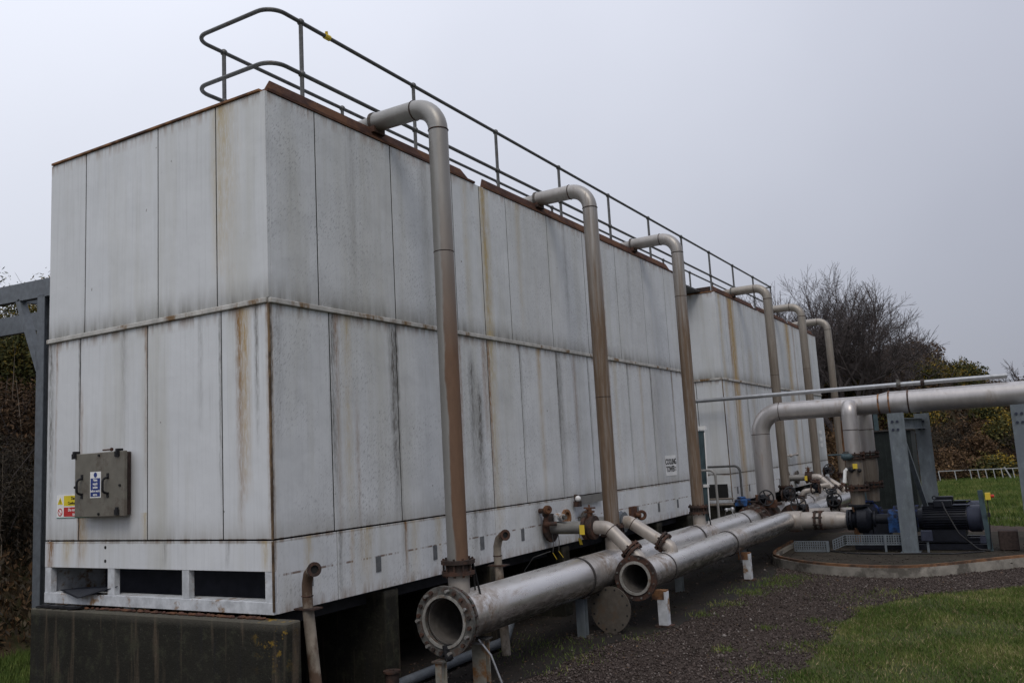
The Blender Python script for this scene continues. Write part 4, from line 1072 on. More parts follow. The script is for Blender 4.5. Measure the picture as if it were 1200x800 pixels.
# smaller line above
tp = empty('overhead_line', 'thin silver pipe running above the large overhead main', 'pipe', (3, MY, 2.4))
part('pipe', MB().cyl((-1.2, MY, 2.40), (5.70, MY, 2.385), .047, 14), M['bright'], tp)
part('end_sleeve', MB().cyl((5.55, MY, 2.386), (5.84, MY, 2.385), .055, 14), M['bright'], tp)
part('clamp', MB().ring((3.84, MY, 2.388), (1, 0, 0), .045, .068, .08, 14).box(3.80, 3.88, MY - .02, MY + .02, 2.44, 2.50), M['flange'], tp)
part('clamp', MB().ring((4.30, MY, 2.388), (1, 0, 0), .045, .072, .07, 14), M['rust_dark'], tp)

# columns
def column(x, y, top, label, base=-.955):
    t = empty('steel_column', label, 'column', (x, y, base), 'galvanised columns under the overhead main')
    mb = MB().box(x - .15, x + .15, y - .13, y - .112, base, top).box(x - .13, x + .13, y + .112, y + .13, base, top).box(x - .008, x + .008, y - .112, y + .112, base, top)
    part('section', mb, M['galv_col'], t)
    part('base_plate', MB().box(x - .18, x + .18, y - .18, y + .18, base - .01, base + .02), M['galv_col'], t)
    for dx in (-.045, .045):
        for dz in (-.20, -.36):
            part('bolt', MB().cyl((x + dx - .02, y - .131, top + dz + .03), (x + dx - .02, y - .150, top + dz + .03), .027, 6), M['motor_grey'], t)
    return t
column(3.83, 13.10, 1.775, 'galvanised column in front of the pumps, bolts showing at its head')
column(4.13, 14.95, 1.775, 'galvanised column behind the pumps, half hidden by the front one')
column(5.98, 13.10, 1.775, 'galvanised column at the right edge of the picture, front one')
column(6.05, 14.95, 1.775, 'galvanised column at the right edge of the picture, rear one')
for xa, xb, lb in ((3.83, 4.13, 'grey steel cross beam carrying the main above the pumps'), (6.0, 6.05, 'grey steel cross beam carrying the main at the right edge')):
    single('cross_beam', MB().bar((xa + .02, 13.24, 1.66), (xb, 14.80, 1.66), .20, .014, (0, 0, 1)).bar((xa + .02, 13.24, 1.56), (xb, 14.80, 1.56), .012, .18).bar((xa + .02, 13.24, 1.46), (xb, 14.80, 1.46), .20, .014),
           M['galv_col'], lb, 'beam', 'cross beams under the overhead main', smooth=False)
for xa, xb, lb in ((3.86, 4.10, 'slanting steel brace between the columns behind the pumps'), (6.02, 6.06, 'slanting steel brace between the right-hand columns')):
    single('brace', MB().bar((xa, 13.26, 1.4), (xb, 14.80, -.6), .09, .05), M['galv_col'], lb, 'brace', 'braces between the columns', smooth=False)

# ------------------------------------------------------------------ pump discharge risers
def discharge(x, y, toward, label, yb):
    t = empty('discharge_riser', label, 'pipe', (x, yb, GZ), 'twin discharge pipes dropping from the overhead main')
    r = .155
    el = rounded([(x, MY + .05 * toward, MZ - .01), (x, yb, MZ - .01), (x, yb, .95)], .20, 10)
    part('elbow_pipe', MB().sweep(el, r, 28), M['main'], t)
    part('weld_seam', MB().torus((x, yb, 1.50), (0, 0, 1), r, .008, 28, 6), M['rust_dark'], t)
    part('upper_flanges', MB().ring((x, yb, .99), (0, 0, 1), .14, .225, .03, 28).ring((x, yb, .91), (0, 0, 1), .14, .225, .03, 28), M['rust_dark'], t)
    part('bolts', MB().bolts((x, yb, .95), (0, 0, 1), .20, 10, .016, .17).bolts((x, yb, .30), (0, 0, 1), .22, 10, .016, .17), M['rust_dark'], t, stuff=True)
    part('check_valve', MB().sweep([(x, yb, .90), (x, yb, .82), (x, yb, .60), (x, yb, .36)], [.15, .165, .17, .15], 26), M['riser_c'], t)
    part('lower_flanges', MB().ring((x, yb, .34), (0, 0, 1), .14, .245, .03, 28).ring((x, yb, .26), (0, 0, 1), .14, .245, .03, 28), M['rust_dark'], t)
    part('lower_spool', MB().cyl((x, yb, .28), (x, yb, -.06), .15, 24, .13), M['riser_c'], t)
    return t
d1 = discharge(2.86, MY, -1, 'front discharge pipe bulging from the main with a yellow-tagged valve', 13.62)
discharge(2.98, MY, 1, 'rear discharge pipe partly hidden behind the front one', 14.85)
vv = empty('isolating_lever', 'white lever and yellow tag on the front discharge pipe', 'valve lever', (2.8, 13.45, .6))
part('lever', MB().sweep([(2.74, 13.42, .70), (2.70, 13.40, .66), (2.67, 13.38, .42)], .035, 10), M['sign_white'], vv)
part('tag', MB().box(2.86, 2.95, 13.40, 13.41, .70, .80), M['yellow'], vv)
part('body', MB().ball((2.82, 13.44, .68), .06).cyl((2.74, 13.42, .70), (2.9, 13.44, .70), .03, 8).ball((2.98, 13.42, .66), .045), M['black'], vv)
vb = empty('pressure_valve', 'green-grey round valve on the upper flange of the front discharge pipe', 'valve', (2.76, 13.38, .95))
part('body', MB().ball((2.77, 13.36, .95), .10, 14, 8, (1.2, 1, .8)).cyl((2.4, 13.38, 1.0), (2.7, 13.38, 1.0), .015, 8), M['teal'], vb)
part('top', MB().cyl((2.77, 13.34, 1.02), (2.77, 13.34, 1.06), .05, 12), M['galv'], vb)
single('rusty_riser', MB().sweep([(2.62, 14.3, 1.72), (2.60, 14.3, 1.2), (2.66, 14.3, .1), (2.66, 14.3, -.9)], .06, 14), M['rust_bright'], 'orange rusty vertical pipe left of the discharge pipes', 'pipe')

# ------------------------------------------------------------------ pumps
def pump():
    y = BY; t = empty('pump_set', 'near-black pump with a blue coupling guard and dark motor, front one of the pair', 'pump', (3.9, y, GZ + .09), 'pump sets on the kerbed pad')
    z = H2Z
    part('suction_flange', MB().ring((2.64, y, z), (1, 0, 0), .12, .215, .04, 24).bolts((2.66, y, z), (1, 0, 0), .19, 8, .018, .10).ring((2.70, y, z), (1, 0, 0), .12, .215, .04, 24), M['motor'], t)
    part('volute', MB().sweep([(2.70, y, z), (2.78, y, z), (2.84, y, z), (3.02, y, z), (3.08, y, z), (3.12, y, z)], [.15, .17, .275, .275, .2, .14], 28), M['motor'], t)
    part('discharge_neck', MB().cyl((2.90, y, z + .2), (2.88, y, -.07), .13, 20).ring((2.87, y, -.06), (0, 0, 1), .08, .215, .04, 24), M['motor'], t)
    part('bearing_frame', MB().cyl((3.10, y, z), (3.50, y, z), .115, 20).box(3.12, 3.45, y - .10, y + .10, z - .38, z - .08).ring((3.16, y, z), (1, 0, 0), .10, .17, .04, 20), M['motor'], t)
    part('coupling_guard', MB().sweep([(3.42, y, z - .0), (3.92, y, z - .0)], .19, 20).box(3.42, 3.92, y - .19, y + .19, z - .25, z + .0), M['blue2'], t)
    part('motor_body', MB().sweep([(3.98, y, z), (4.05, y, z), (4.86, y, z), (4.90, y, z)], [.20, .225, .225, .21], 28), M['motor'], t)
    fin = MB()
    for i in range(30):
        a = 2 * PI * i / 30
        if -.9 < math.sin(a): fin.bar((4.07, y + math.cos(a) * .235, z + math.sin(a) * .235), (4.84, y + math.cos(a) * .235, z + math.sin(a) * .235), .008, .035, (0, math.cos(a), math.sin(a)))
    part('cooling_fins', fin, M['motor'], t, stuff=True)
    part('fan_cowl', MB().sweep([(4.86, y, z), (4.90, y, z), (5.08, y, z), (5.13, y, z)], [.235, .26, .26, .20], 28), M['motor_grey'], t)
    part('terminal_box', MB().box(4.28, 4.60, y - .12, y + .12, z + .23, z + .36), M['motor'], t, bevel=.01)
    part('name_plate', MB().box(4.62, 4.92, y - .10, y + .10, z + .262, z + .272), M['motor_grey'], t)
    part('mounting_rail', MB().box(2.75, 5.15, y - .25, y - .17, GZ + .10, GZ + .20).box(2.75, 5.15, y + .17, y + .25, GZ + .10, GZ + .20).box(4.1, 4.8, y - .16, y + .16, z - .42, z - .2).box(2.9, 3.1, y - .1, y + .1, z - .44, z - .2), M['motor'], t)
    part('lifting_eye', MB().torus((4.3, y, z + .41), (0, 1, 0), .035, .010, 12, 6), M['motor'], t)
    return t
p1 = pump()
p2 = copy_tree(p1)
p2.location = p1.location + Vector((-.05, 1.25, 0))
p2['label'] = 'blue pump behind the front one, its blue neck flange showing'
for ch in p2.children:
    if ch.name.split('.')[0] in ('discharge_neck', 'volute', 'bearing_frame', 'coupling_guard'):
        ch.data = ch.data.copy(); ch.data.materials.clear(); ch.data.materials.append(M['blue'])
es = empty('emergency_stop_post', 'short dark post carrying a yellow emergency stop box, right of the pumps', 'post', (5.15, 13.2, GZ + .09))
part('post', MB().bar((5.20, 13.25, GZ + .09), (5.14, 13.25, .20), .09, .06, (0, 1, 0)), M['teal'], es)
part('stop_box', MB().box(5.22, 5.31, 13.17, 13.28, .02, .15), M['yellow'], es)
part('stop_button', MB().cyl((5.31, 13.22, .085), (5.37, 13.22, .085), .03, 12), M['red'], es)
part('cable', MB().sweep([(5.25, 13.22, .02), (5.24, 13.22, -.3), (5.22, 13.2, -.9)], .01, 6).box(5.22, 5.27, 13.16, 13.2, -.30, -.22), M['black'], es)
part('socket', MB().box(5.05, 5.15, 13.12, 13.2, -.78, -.66), M['motor_grey'], es)
single('dark_bollard', MB().box(5.35, 5.68, 13.3, 13.6, GZ + .086, GZ + .46), M['cabinet_side'], 'squat dark block on the pad right of the emergency stop post', 'block', bevel=.02)

# cables and clutter on the pad
for k_, (pts, lb) in enumerate((([(4.45, 13.40, -.02), (4.5, 13.2, -.15), (4.7, 13.12, -.6), (5.0, 13.15, -.90), (5.2, 13.2, -.92)], 'black cable looping from the motor terminal box to the emergency stop post'),
                 ([(2.3, 13.1, -.93), (2.7, 12.75, -.93), (3.3, 12.6, -.93), (3.9, 12.72, -.93), (4.6, 12.7, -.93), (5.1, 13.1, -.93)], 'black hose lying on the pad in front of the cable tray'))):
    single('cable', MB().sweep(rounded(pts, .15, 4), .016, 6), M['black'], lb, 'cable')
jb = empty('junction_box', 'small grey junction box on the pad between the column and the motor', 'junction box', (4.15, 12.95, GZ + .09))
part('body', MB().box(4.05, 4.25, 12.9, 13.0, -.72, -.52), M['motor_grey'], jb, bevel=.01)
part('leg', MB().box(4.13, 4.17, 12.96, 12.99, GZ + .09, -.72), M['galv_col'], jb)
pd = MB(); r_ = random.Random(12)
for i in range(420):
    x = r_.uniform(1.9, 6.2); y = r_.uniform(10.8, 14.5); q = r_.uniform(.006, .022)
    if (x - 3.9) ** 2 / 5.5 + (y - 13.2) ** 2 / 6.5 < 1: pd.ball((x, y, GZ + .09 + q * .2), q, 6, 4, (1, r_.uniform(.6, 1.4), .6))
o = single('pad_rubble', pd, M['grit'], 'small rubble and grit scattered on the pump pad', 'rubble'); o['kind'] = 'stuff'

# perforated cable trays
def tray(pts, y, h, label, legs=()):
    t = empty('cable_tray', label, 'cable tray', (pts[0][0], y, GZ + .09), 'perforated cable trays by the pumps')
    mb = MB(); 
    for (xa, za), (xb, zb) in zip(pts[:-1], pts[1:]):
        n = max(2, int((xb - xa) / .045)); sl = (zb - za) / (xb - xa)
        for i in range(n + 1):
            x = xa + (xb - xa) * i / n; zz = za + sl * (x - xa); o_ = .010
            mb.box(x - .011, x + .011, y - .002, y + .002, zz, zz + h)
        rows = 5
        for j in range(rows):
            zo = h * j / (rows - 1)
            mb.bar((xa, y + .0005, za + zo), (xb, y + .0005, zb + zo), .006, .020 if j in (0, rows - 1) else .014)
        mb.bar((xa, y + .10, za), (xb, y + .10, zb), .20, .004)
    part('perforated_side', mb, M['galv_col'], t)
    for x in legs: part('leg', MB().box(x - .02, x + .02, y - .03, y - .004, GZ + .09, pts[-1][1] + .19), M['galv_col'], t)
tray([(2.38, -.90), (2.62, -.80), (3.95, -.80)], 13.05, .185, 'perforated grey tray in front of the front pump', (3.38,))
tray([(1.62, -.93), (2.30, -.93)], 13.0, .20, 'shorter perforated grey tray left of the pumps', (2.28,))

# ------------------------------------------------------------------ valves around the foot of the main
def gate_valve(c, d, r, label, mat, body=True, stem=.16):
    c = Vector(c); d = Vector(d).normalized()
    t = empty('gate_valve', label, 'valve', tuple(c), 'handwheel valves between the headers and pumps')
    part('body', MB().sweep([c - d * .02, c + d * stem], [.045, .025], 10).ball(c, .095, 12, 8).sweep([c - d * .12, c - d * .02], [.10, .085], 14), M['motor'], t)
    for q_ in (-.09, .09): part('flange', MB().ring(c + Vector((q_, 0, -.04)), (1, 0, 0), .05, .13, .025, 18), M['rust_dark'], t)
    handwheel(c + d * stem, d, r, t, mat)
    return t
gate_valve((1.62, 14.1, -.13), (-.10, -1, .35), .165, 'black handwheel valve left of the two by the pump suction pipes', M['black'], stem=.30)
gate_valve((2.18, 14.75, -.08), (.15, -1, .35), .15, 'black handwheel valve right of the two by the pump suction pipes', M['black'], stem=.30)
gate_valve((.98, 13.35, .14), (.55, -.8, .15), .16, 'dark handwheel valve beside the foot of the overhead main', M['black'])
gate_valve((1.18, 14.6, .16), (.6, -.8, .1), .13, 'dark handwheel valve just right of the overhead main foot', M['black'])
gate_valve((1.42, 16.6, .20), (.1, -.3, 1), .10, 'small dark valve rising between the main and the cream branches', M['rust_dark'])
gate_valve((.98, 20.55, .48), (.5, -.8, .2), .14, 'small handwheel on the farther cream branch pipe', M['black'])
gate_valve((1.05, 15.4, .10), (.3, -.8, .5), .12, 'dark handwheel valve on the pale header just beyond the overhead main', M['black'])
gate_valve((1.95, 15.7, -.06), (.1, -.5, 1), .11, 'small dark handwheel valve on the bright header beyond the suction pipes', M['black'], stem=.22)
gate_valve((.62, 14.95, .12), (.2, -1, .2), .12, 'dark valve tucked between the overhead main and the far tower wall', M['rust_dark'])
for x_, y_, lb in ((1.10, 16.5, 'short cream stub with flange on the pale header, before the cream branches'), (.95, 18.9, 'short cream stub with flange on the pale header, beside the cream branches')):
    q = empty('stub_pipe', lb, 'pipe', (x_, y_, H1Z))
    part('pipe', MB().sweep(rounded([(x_, y_, H1Z), (x_, y_, .10), (x_ + .35, y_ + .1, .14)], .12, 5), .06, 14), M['branch'], q)
    part('flange', MB().ring((x_, y_, .0), (0, 0, 1), .055, .11, .03, 18), M['rust_dark'], q)
    part('flange', MB().ring((x_, y_, -.05), (0, 0, 1), .055, .11, .03, 18), M['rust_dark'], q)
gb = empty('gearbox', 'blue valve gearbox left of the foot of the overhead main', 'gearbox', (.45, 13.5, .05))
part('housing', MB().box(.33, .60, 13.35, 13.70, -.02, .14).cyl((.45, 13.5, .14), (.45, 13.5, .19), .10, 16), M['blue2'], gb, bevel=.02)
part('shaft', MB().cyl((.60, 13.5, .07), (.85, 13.4, .07), .025, 10), M['rust_dark'], gb)
bv = empty('butterfly_valve', 'dark flanged valve body where the near header meets the overhead main', 'valve', (H1X, 13.2, H1Z))
part('body', MB().ring((H1X, 12.75, H1Z), (0, 1, 0), .2, .315, .05, 32).cyl((H1X, 12.8, H1Z), (H1X, 13.75, H1Z), .275, 30).ring((H1X, 13.1, H1Z), (0, 1, 0), .2, .33, .06, 32).ring((H1X, 13.75, H1Z), (0, 1, 0), .2, .34, .07, 32), M['rust_dark'], bv)
part('bolts', MB().bolts((H1X, 12.92, H1Z), (0, 1, 0), .295, 14, .02, .42).bolts((H1X, 13.75, H1Z), (0, 1, 0), .315, 14, .02, .16), M['flange'], bv, stuff=True)
part('actuator', MB().box(H1X + .15, H1X + .38, 13.4, 13.6, -.06, .10).cyl((H1X, 13.5, -.1), (H1X, 13.5, .22), .06, 12), M['rust'], bv)

# cabinet and posts beyond the discharge pipes
cb = empty('green_cabinet', 'tall dark green ribbed cabinet behind the discharge pipes', 'cabinet', (2.95, 18.2, GZ))
part('body', MB().box(2.50, 3.55, 18.0, 19.0, GZ, 1.46), M['dark_green'], cb, bevel=.01)
rb = MB()
for i in range(9): rb.box(2.54 + i * .118, 2.58 + i * .118, 17.985, 17.999, GZ + .1, 1.40)
part('ribs', rb, M['dark_green'], cb)
part('roof', MB().box(2.42, 3.62, 17.93, 19.05, 1.462, 1.50), M['strap'], cb)
pf = empty('teal_frame', 'dark teal steel frame behind the end of the farther tower', 'frame', (1.6, 24.0, GZ))
for x in (1.05, 1.45, 1.95): part('upright', MB().box(x - .06, x + .06, 24.0, 24.12, GZ, 2.2), M['teal'], pf)
part('top_beam', MB().box(.6, 3.4, 23.96, 24.14, 2.201, 2.36), M['teal'], pf)
part('infill', MB().box(1.12, 1.38, 24.04, 24.07, GZ, 2.1).box(1.52, 1.88, 24.04, 24.07, GZ, 2.1), M['ink'], pf)

# ------------------------------------------------------------------ steel canopy frame at the left
cf = empty('canopy_frame', 'grey steel post and sloping beams left of the near tower', 'steel frame', (-5.07, .9, GZ))
Yc = .9
part('post', MB().box(-5.15, -4.99, Yc - .05, Yc - .040, GZ, 3.80).box(-5.15, -4.99, Yc + .040, Yc + .05, GZ, 3.80).box(-5.076, -5.064, Yc - .040, Yc + .040, GZ, 3.80), M['frame_steel'], cf)
part('beam', MB().bar((-10.5, Yc, 4.06), (-4.0, Yc, 3.86), .10, .24), M['frame_steel'], cf)
part('brace', MB().bar((-5.62, Yc, 3.80), (-5.12, Yc, 2.80), .09, .10, (0, 1, 0)), M['frame_steel'], cf)
part('rear_beam', MB().bar((-10.5, Yc + 1.5, 4.02), (-4.6, Yc + 1.5, 3.86), .10, .30), M['frame_steel'], cf)
part('rear_post', MB().box(-5.4, -5.3, Yc + 1.45, Yc + 1.55, GZ, 3.75), M['frame_steel'], cf)
part('purlin', MB().bar((-5.9, Yc + .06, 3.90), (-5.9, Yc + 1.44, 3.90), .07, .12), M['frame_steel'], cf)

# ------------------------------------------------------------------ white rail fence across the far lawn
fx = [1.95, 2.7, 3.4, 3.75, 4.1, 4.45, 4.8, 5.3, 5.9]
wf = empty('white_rail', 'low white rail fence at the far side of the lawn', 'fence', (3.6, 44.5, GZ))
part('top_rail', MB().bar((1.9, 44.5, GZ + .50), (6.6, 44.5, GZ + .52), .035, .04), M['rail_white'], wf)
for i, x in enumerate(fx): part('post', MB().bar((x, 44.5, GZ), (x - .05, 44.5, GZ + .49), .04, .04, (0, 1, 0)), M['rail_white'], wf)
part('stay', MB().bar((4.9, 44.5, GZ + .60), (5.15, 44.5, GZ), .06, .06, (0, 1, 0)), M['rail_white'], wf)

# ------------------------------------------------------------------ grass
def blades(name, x, y, z, hmin, hmax, w, mat, label, lean=.5):
    n = len(x); a = rng.uniform(0, 2 * PI, n); h = rng.uniform(hmin, hmax, n); l = rng.uniform(0, lean, n) * h
    b = rng.uniform(0, 2 * PI, n); ww = w * rng.uniform(.6, 1.3, n)
    zz = z if np.ndim(z) else np.full(n, z)
    p0 = np.stack([x - np.cos(a) * ww, y - np.sin(a) * ww, zz], -1); p1 = np.stack([x + np.cos(a) * ww, y + np.sin(a) * ww, zz], -1)
    p2 = np.stack([x + np.cos(b) * l, y + np.sin(b) * l, zz + h], -1)
    V = np.stack([p0, p1, p2], 1).reshape(-1, 3)
    o = bpy.data.objects.new(name, raw_mesh(name, V, np.arange(3 * n), 3, mat)); C.objects.link(o)
    tag(o, label, 'grass'); o['kind'] = 'stuff'; return o
def lawn_pts(n, box):
    x = rng.uniform(box[0], box[1], n); y = rng.uniform(box[2], box[3], n)
    q = rng.normal(0, .11, n) + .13 * np.sin(x * 3.1 + y * 4.7) + .08 * np.sin(x * 9.0 - y * 11.3)
    k = ~in_poly(x + q, y + q, gravel_poly) & ~in_poly(x, y, kerb_poly)
    cl_ = np.sin(x * 2.3 + 1.3 * np.sin(y * 1.7)) + np.sin(y * 2.9 + 1.1 * np.sin(x * 3.3)) + .6 * np.sin(x * 7.1 + y * 5.3)
    k &= rng.random(n) < np.clip(.66 + .28 * cl_, .22, 1)
    return x[k], y[k]
x, y = lawn_pts(420000, (3.2, 9.5, .5, 11.2))
blades('grass', x, y, GZ - .012, .015, .060, .0042, M['grass_blade'], 'short green grass patch at the lower right beside the gravel', .9)
x, y = lawn_pts(160000, (2, 14, 17, 46))
blades('grass', x, y, GZ - .012, .05, .16, .012, M['grass_blade'], 'green lawn stretching beyond the pumps to the bank', .8)
x = rng.uniform(-12.5, -3.75, 110000); y = rng.uniform(-1.5, 5.5, 110000)
blades('grass', x, y, GZ - .012, .05, .17, .007, M['grass_blade'], 'green grass left of the concrete plinth', .8)
x, y = lawn_pts(60000, (3.2, 9.5, .5, 11.2))
blades('dry_grass', x, y, GZ - .010, .012, .05, .006, M['straw'], 'dead straw-coloured grass scattered through the near lawn', 1.8)
# weeds: loose tufts on gravel and along the apron edge
tx, ty = [], []
for cx, cy, r_, n in ((1.98, 8.3, .16, 1100), (2.12, 9.2, .2, 1500), (2.2, 9.9, .18, 1100), (1.9, 7.2, .12, 500), (1.85, 6.3, .1, 300), (2.9, 5.6, .06, 250), (2.75, 4.25, .07, 350), (3.35, 6.2, .07, 200),
                      (1.33, 3.4, .16, 500), (1.0, 3.9, .25, 700), (.4, 4.0, .3, 900), (.6, 3.4, .3, 500), (1.28, 2.7, .1, 200), (1.5, 4.6, .14, 250), (3.45, 3.4, .18, 700), (3.5, 4.6, .16, 500), (3.55, 8.0, .25, 400), (3.9, 8.6, .2, 400)):
    n = int(n * (.42 if cx > 1.7 else .22)); tx.append(rng.normal(cx, r_ * 1.15, n)); ty.append(rng.normal(cy, r_ * 1.15, n))
blades('weeds', np.concatenate(tx), np.concatenate(ty), GZ, .015, .065, .005, M['grass_blade'], 'small weed tufts scattered on the gravel and along the apron edge', 1.1)
o = bpy.data.objects['weeds']; o['category'] = 'weeds'

n = 2600
lx, ly = rng.uniform(-.5, 8.5, n), rng.uniform(0, 13, n)
k_ = in_poly(lx, ly, gravel_poly); lx, ly = lx[k_], ly[k_]; n = len(lx)
ang = rng.uniform(0, 2 * PI, n); ll = rng.uniform(.008, .024, n)
P0 = np.stack([lx, ly, np.full(n, GZ + .012)], -1)
du = np.stack([np.cos(ang) * ll, np.sin(ang) * ll, rng.uniform(-.3, .3, n) * ll], -1); dv = np.stack([-np.sin(ang) * ll * .45, np.cos(ang) * ll * .45, rng.uniform(-.2, .4, n) * ll], -1)
V = np.stack([P0 - du, P0 + dv, P0 + du, P0 - dv], 1).reshape(-1, 3)
o = bpy.data.objects.new('leaf_litter', raw_mesh('leaf_litter', V, np.arange(4 * n), 4, M['bracken'])); C.objects.link(o); tag(o, 'small dead leaves littering the gravel and apron', 'leaf litter'); o['kind'] = 'stuff'

# ------------------------------------------------------------------ banks and vegetation
def bank_height(x, y):
    """rough hillside: a ridge far behind on the right, another close on the left"""
    right = 0.0
    t = (y - 47) / 13
    if t > 0:
        hh = 7.9 - max(0, x) * .60
        right = min(1, t) ** .8 * max(hh, 2.0)
    left = 0.0
    t = (-6.2 - x) / 5.5
    if t > 0: left = min(1, t) ** .8 * 4.7
    return max(right, left)
bm_ = MB(); nx_, ny_ = 90, 60
gx = np.linspace(-60, 90, nx_); gy = np.linspace(-14, 120, ny_)
for yy in gy:
    for xx in gx:
        h = bank_height(xx, yy); bm_.v.append((xx, yy, GZ - .06 + h + (random.uniform(-.18, .18) if h > .1 else -.1)))
for j in range(ny_ - 1):
    for i in range(nx_ - 1): bm_.f.append((j * nx_ + i, j * nx_ + i + 1, (j + 1) * nx_ + i + 1, (j + 1) * nx_ + i))
structure('bank', bm_, M['bank'], smooth=True)

def foliage(n, blobs, leaf, seed, flat=.6, narrow=1.0):
    """leaf sized triangles/quads scattered through the outer shells of several blobs"""
    r_ = np.random.default_rng(seed); Vs = []
    wts = np.array([b[3] * b[4] * b[5] for b in blobs]) ** .7; wts /= wts.sum()
    for b, wgt in zip(blobs, wts):
        k = int(n * wgt); d = r_.normal(size=(k, 3)); d /= np.linalg.norm(d, axis=1)[:, None]
        # uneven outline
        lump = 1 + .22 * np.sin(d[:, 0] * 5 + seed) * np.cos(d[:, 1] * 6 + seed * 2) + .15 * np.sin(d[:, 2] * 9 + d[:, 0] * 7)
        rad = r_.uniform(.45, 1.0, k) ** .6 * lump + r_.normal(0, .05, k)
        p = np.array(b[:3]) + d * rad[:, None] * np.array(b[3:6])
        Vs.append(p)
    p = np.concatenate(Vs); k = len(p)
    a = r_.normal(size=(k, 3)); a /= np.linalg.norm(a, axis=1)[:, None]
    c = np.cross(a, r_.normal(size=(k, 3))); c /= np.linalg.norm(c, axis=1)[:, None]
    s = leaf * r_.uniform(.5, 1.3, k)[:, None]
    V = np.stack([p - a * s, p + c * s * .5 * narrow, p + a * s, p - c * s * .5 * narrow], 1).reshape(-1, 3)
    return V, np.arange(4 * k)
def twigs(n, blobs, seed, rad=.012, length=1.0):
    r_ = random.Random(seed); mb = MB()
    for _ in range(n):
        b = r_.choice(blobs); a = r_.uniform(0, 2 * PI); q = r_.uniform(.5, 1.15)
        e = Vector((b[0] + math.cos(a) * b[3] * q * .8, b[1] + math.sin(a) * b[4] * q * .8, b[2] + b[5] * r_.uniform(.2, 1.2)))
        s_ = Vector((b[0] + r_.uniform(-.2, .2), b[1] + r_.uniform(-.2, .2), min(0, b[2])))
        m_ = s_.lerp(e, .5) + Vector((r_.uniform(-.2, .2), r_.uniform(-.2, .2), .15))
        mb.sweep([s_, m_, e], [rad * 1.6, rad, rad * .3], 4, False)
    return mb
def bush(name, loc, blobs, n, leaf, mat, label, cat, group, seed, flower=0, tw=14, twr=.02, narrow=1.0):
    t = empty(name, label, cat, loc, group)
    V, F = foliage(n, blobs, leaf, seed, narrow=narrow)
    o = bpy.data.objects.new('foliage', raw_mesh('foliage', V, F, 4, mat)); C.objects.link(o); o.parent = t; o['kind'] = 'stuff'
    if flower:
        fb = [(b[0], b[1], b[2] + b[5] * .25, b[3] * .95, b[4] * .95, b[5] * .85) for b in blobs]
        V, F = foliage(flower, fb, leaf * .7, seed + 50)
        q = bpy.data.objects.new('flowers', raw_mesh('flowers', V, F, 4, M['gorse_flower'])); C.objects.link(q); q.parent = t; q['kind'] = 'stuff'
    tm = twigs(tw, blobs, seed, twr).mesh('stems', M['bark'])
    q = bpy.data.objects.new('stems', tm); C.objects.link(q); q.parent = t
    return t
def blobset(seed, w, h, n=5):
    r_ = random.Random(seed); out = []
    for i in range(n):
        s_ = r_.uniform(.45, .8)
        out.append((r_.uniform(-.6, .6) * w, r_.uniform(-.5, .5) * w, h * r_.uniform(.3, .65), w * s_, w * s_, h * s_ * .75))
    return out
# far right hillside: one cover of each kind, too dense to count
rr = random.Random(5)
acc = {'gorse': [], 'gorse_flower': [], 'bracken': [], 'scrub': []}
sdc = 100
for row, yy in enumerate((46.8, 48.6, 50.8, 53.4, 56.5, 60.5)):
    x = -20 + rr.uniform(0, 1)
    while x < 30:
        bx_, by_ = x + rr.uniform(-.7, .7), yy + rr.uniform(-.9, .9)
        kind = rr.choice(['bracken', 'bracken', 'scrub', 'gorse'] if row < 2 else ['bracken', 'gorse', 'gorse', 'scrub'] if row < 4 else ['gorse', 'gorse', 'gorse', 'bracken'])
        if bx_ < 0 and rr.random() < .6: kind = 'bracken'
        sc_ = rr.uniform(.7, 1.2); w_, h_ = 1.5 * sc_, 1.9 * sc_
        n_ = 3300 if kind != 'scrub' else 3000
        V, _ = foliage(n_, blobset(sdc, w_, h_, 6), .10 if kind != 'scrub' else .13, sdc, narrow=.8 if kind != 'scrub' else .25)
        o_ = np.array([bx_, by_, GZ + bank_height(bx_, by_) - .45]); acc[kind].append(V + o_)
        if kind == 'gorse' and rr.random() < .75:
            bl_ = blobset(sdc, w_, h_, 6); fb = [(b[0], b[1], b[2] + b[5] * .25, b[3] * .95, b[4] * .95, b[5] * .85) for b in bl_[:rr.choice((2, 3, 5))]]
            V, _ = foliage(420, fb, .075, sdc + 7); acc['gorse_flower'].append(V + o_)
        sdc += 1; x += 2.0 + row * .12
def cover(n, x0, x1, y0, y1, hmax, leaf, seed):
    r_ = np.random.default_rng(seed); x = r_.uniform(x0, x1, n); y = r_.uniform(y0, y1, n)
    hb = np.array([bank_height(a, b) for a, b in zip(x, y)])
    lump = .5 + .5 * np.sin(x * 1.9 + 1.7 * np.sin(y * 1.3)) * np.cos(y * 2.1)
    k = hb > .15; x, y, hb, lump = x[k], y[k], hb[k], lump[k]; n = len(x)
    z = GZ + hb - .15 + r_.random(n) ** 1.5 * hmax * (.35 + lump)
    p = np.stack([x, y, z], -1); a = r_.normal(size=(n, 3)); a[:, 2] = np.abs(a[:, 2]) + .6; a /= np.linalg.norm(a, axis=1)[:, None]
    c = np.cross(a, r_.normal(size=(n, 3))); c /= np.linalg.norm(c, axis=1)[:, None]
    s_ = leaf * r_.uniform(.5, 1.4, n)[:, None]
    return np.stack([p - a * s_, p + c * s_ * .35, p + a * s_, p - c * s_ * .35], 1).reshape(-1, 3)
acc['bracken'].append(cover(60000, -20, 30, 46.5, 63, .9, .13, 1))
acc['scrub'].append(cover(30000, -20, 30, 46.5, 63, 1.0, .14, 2))
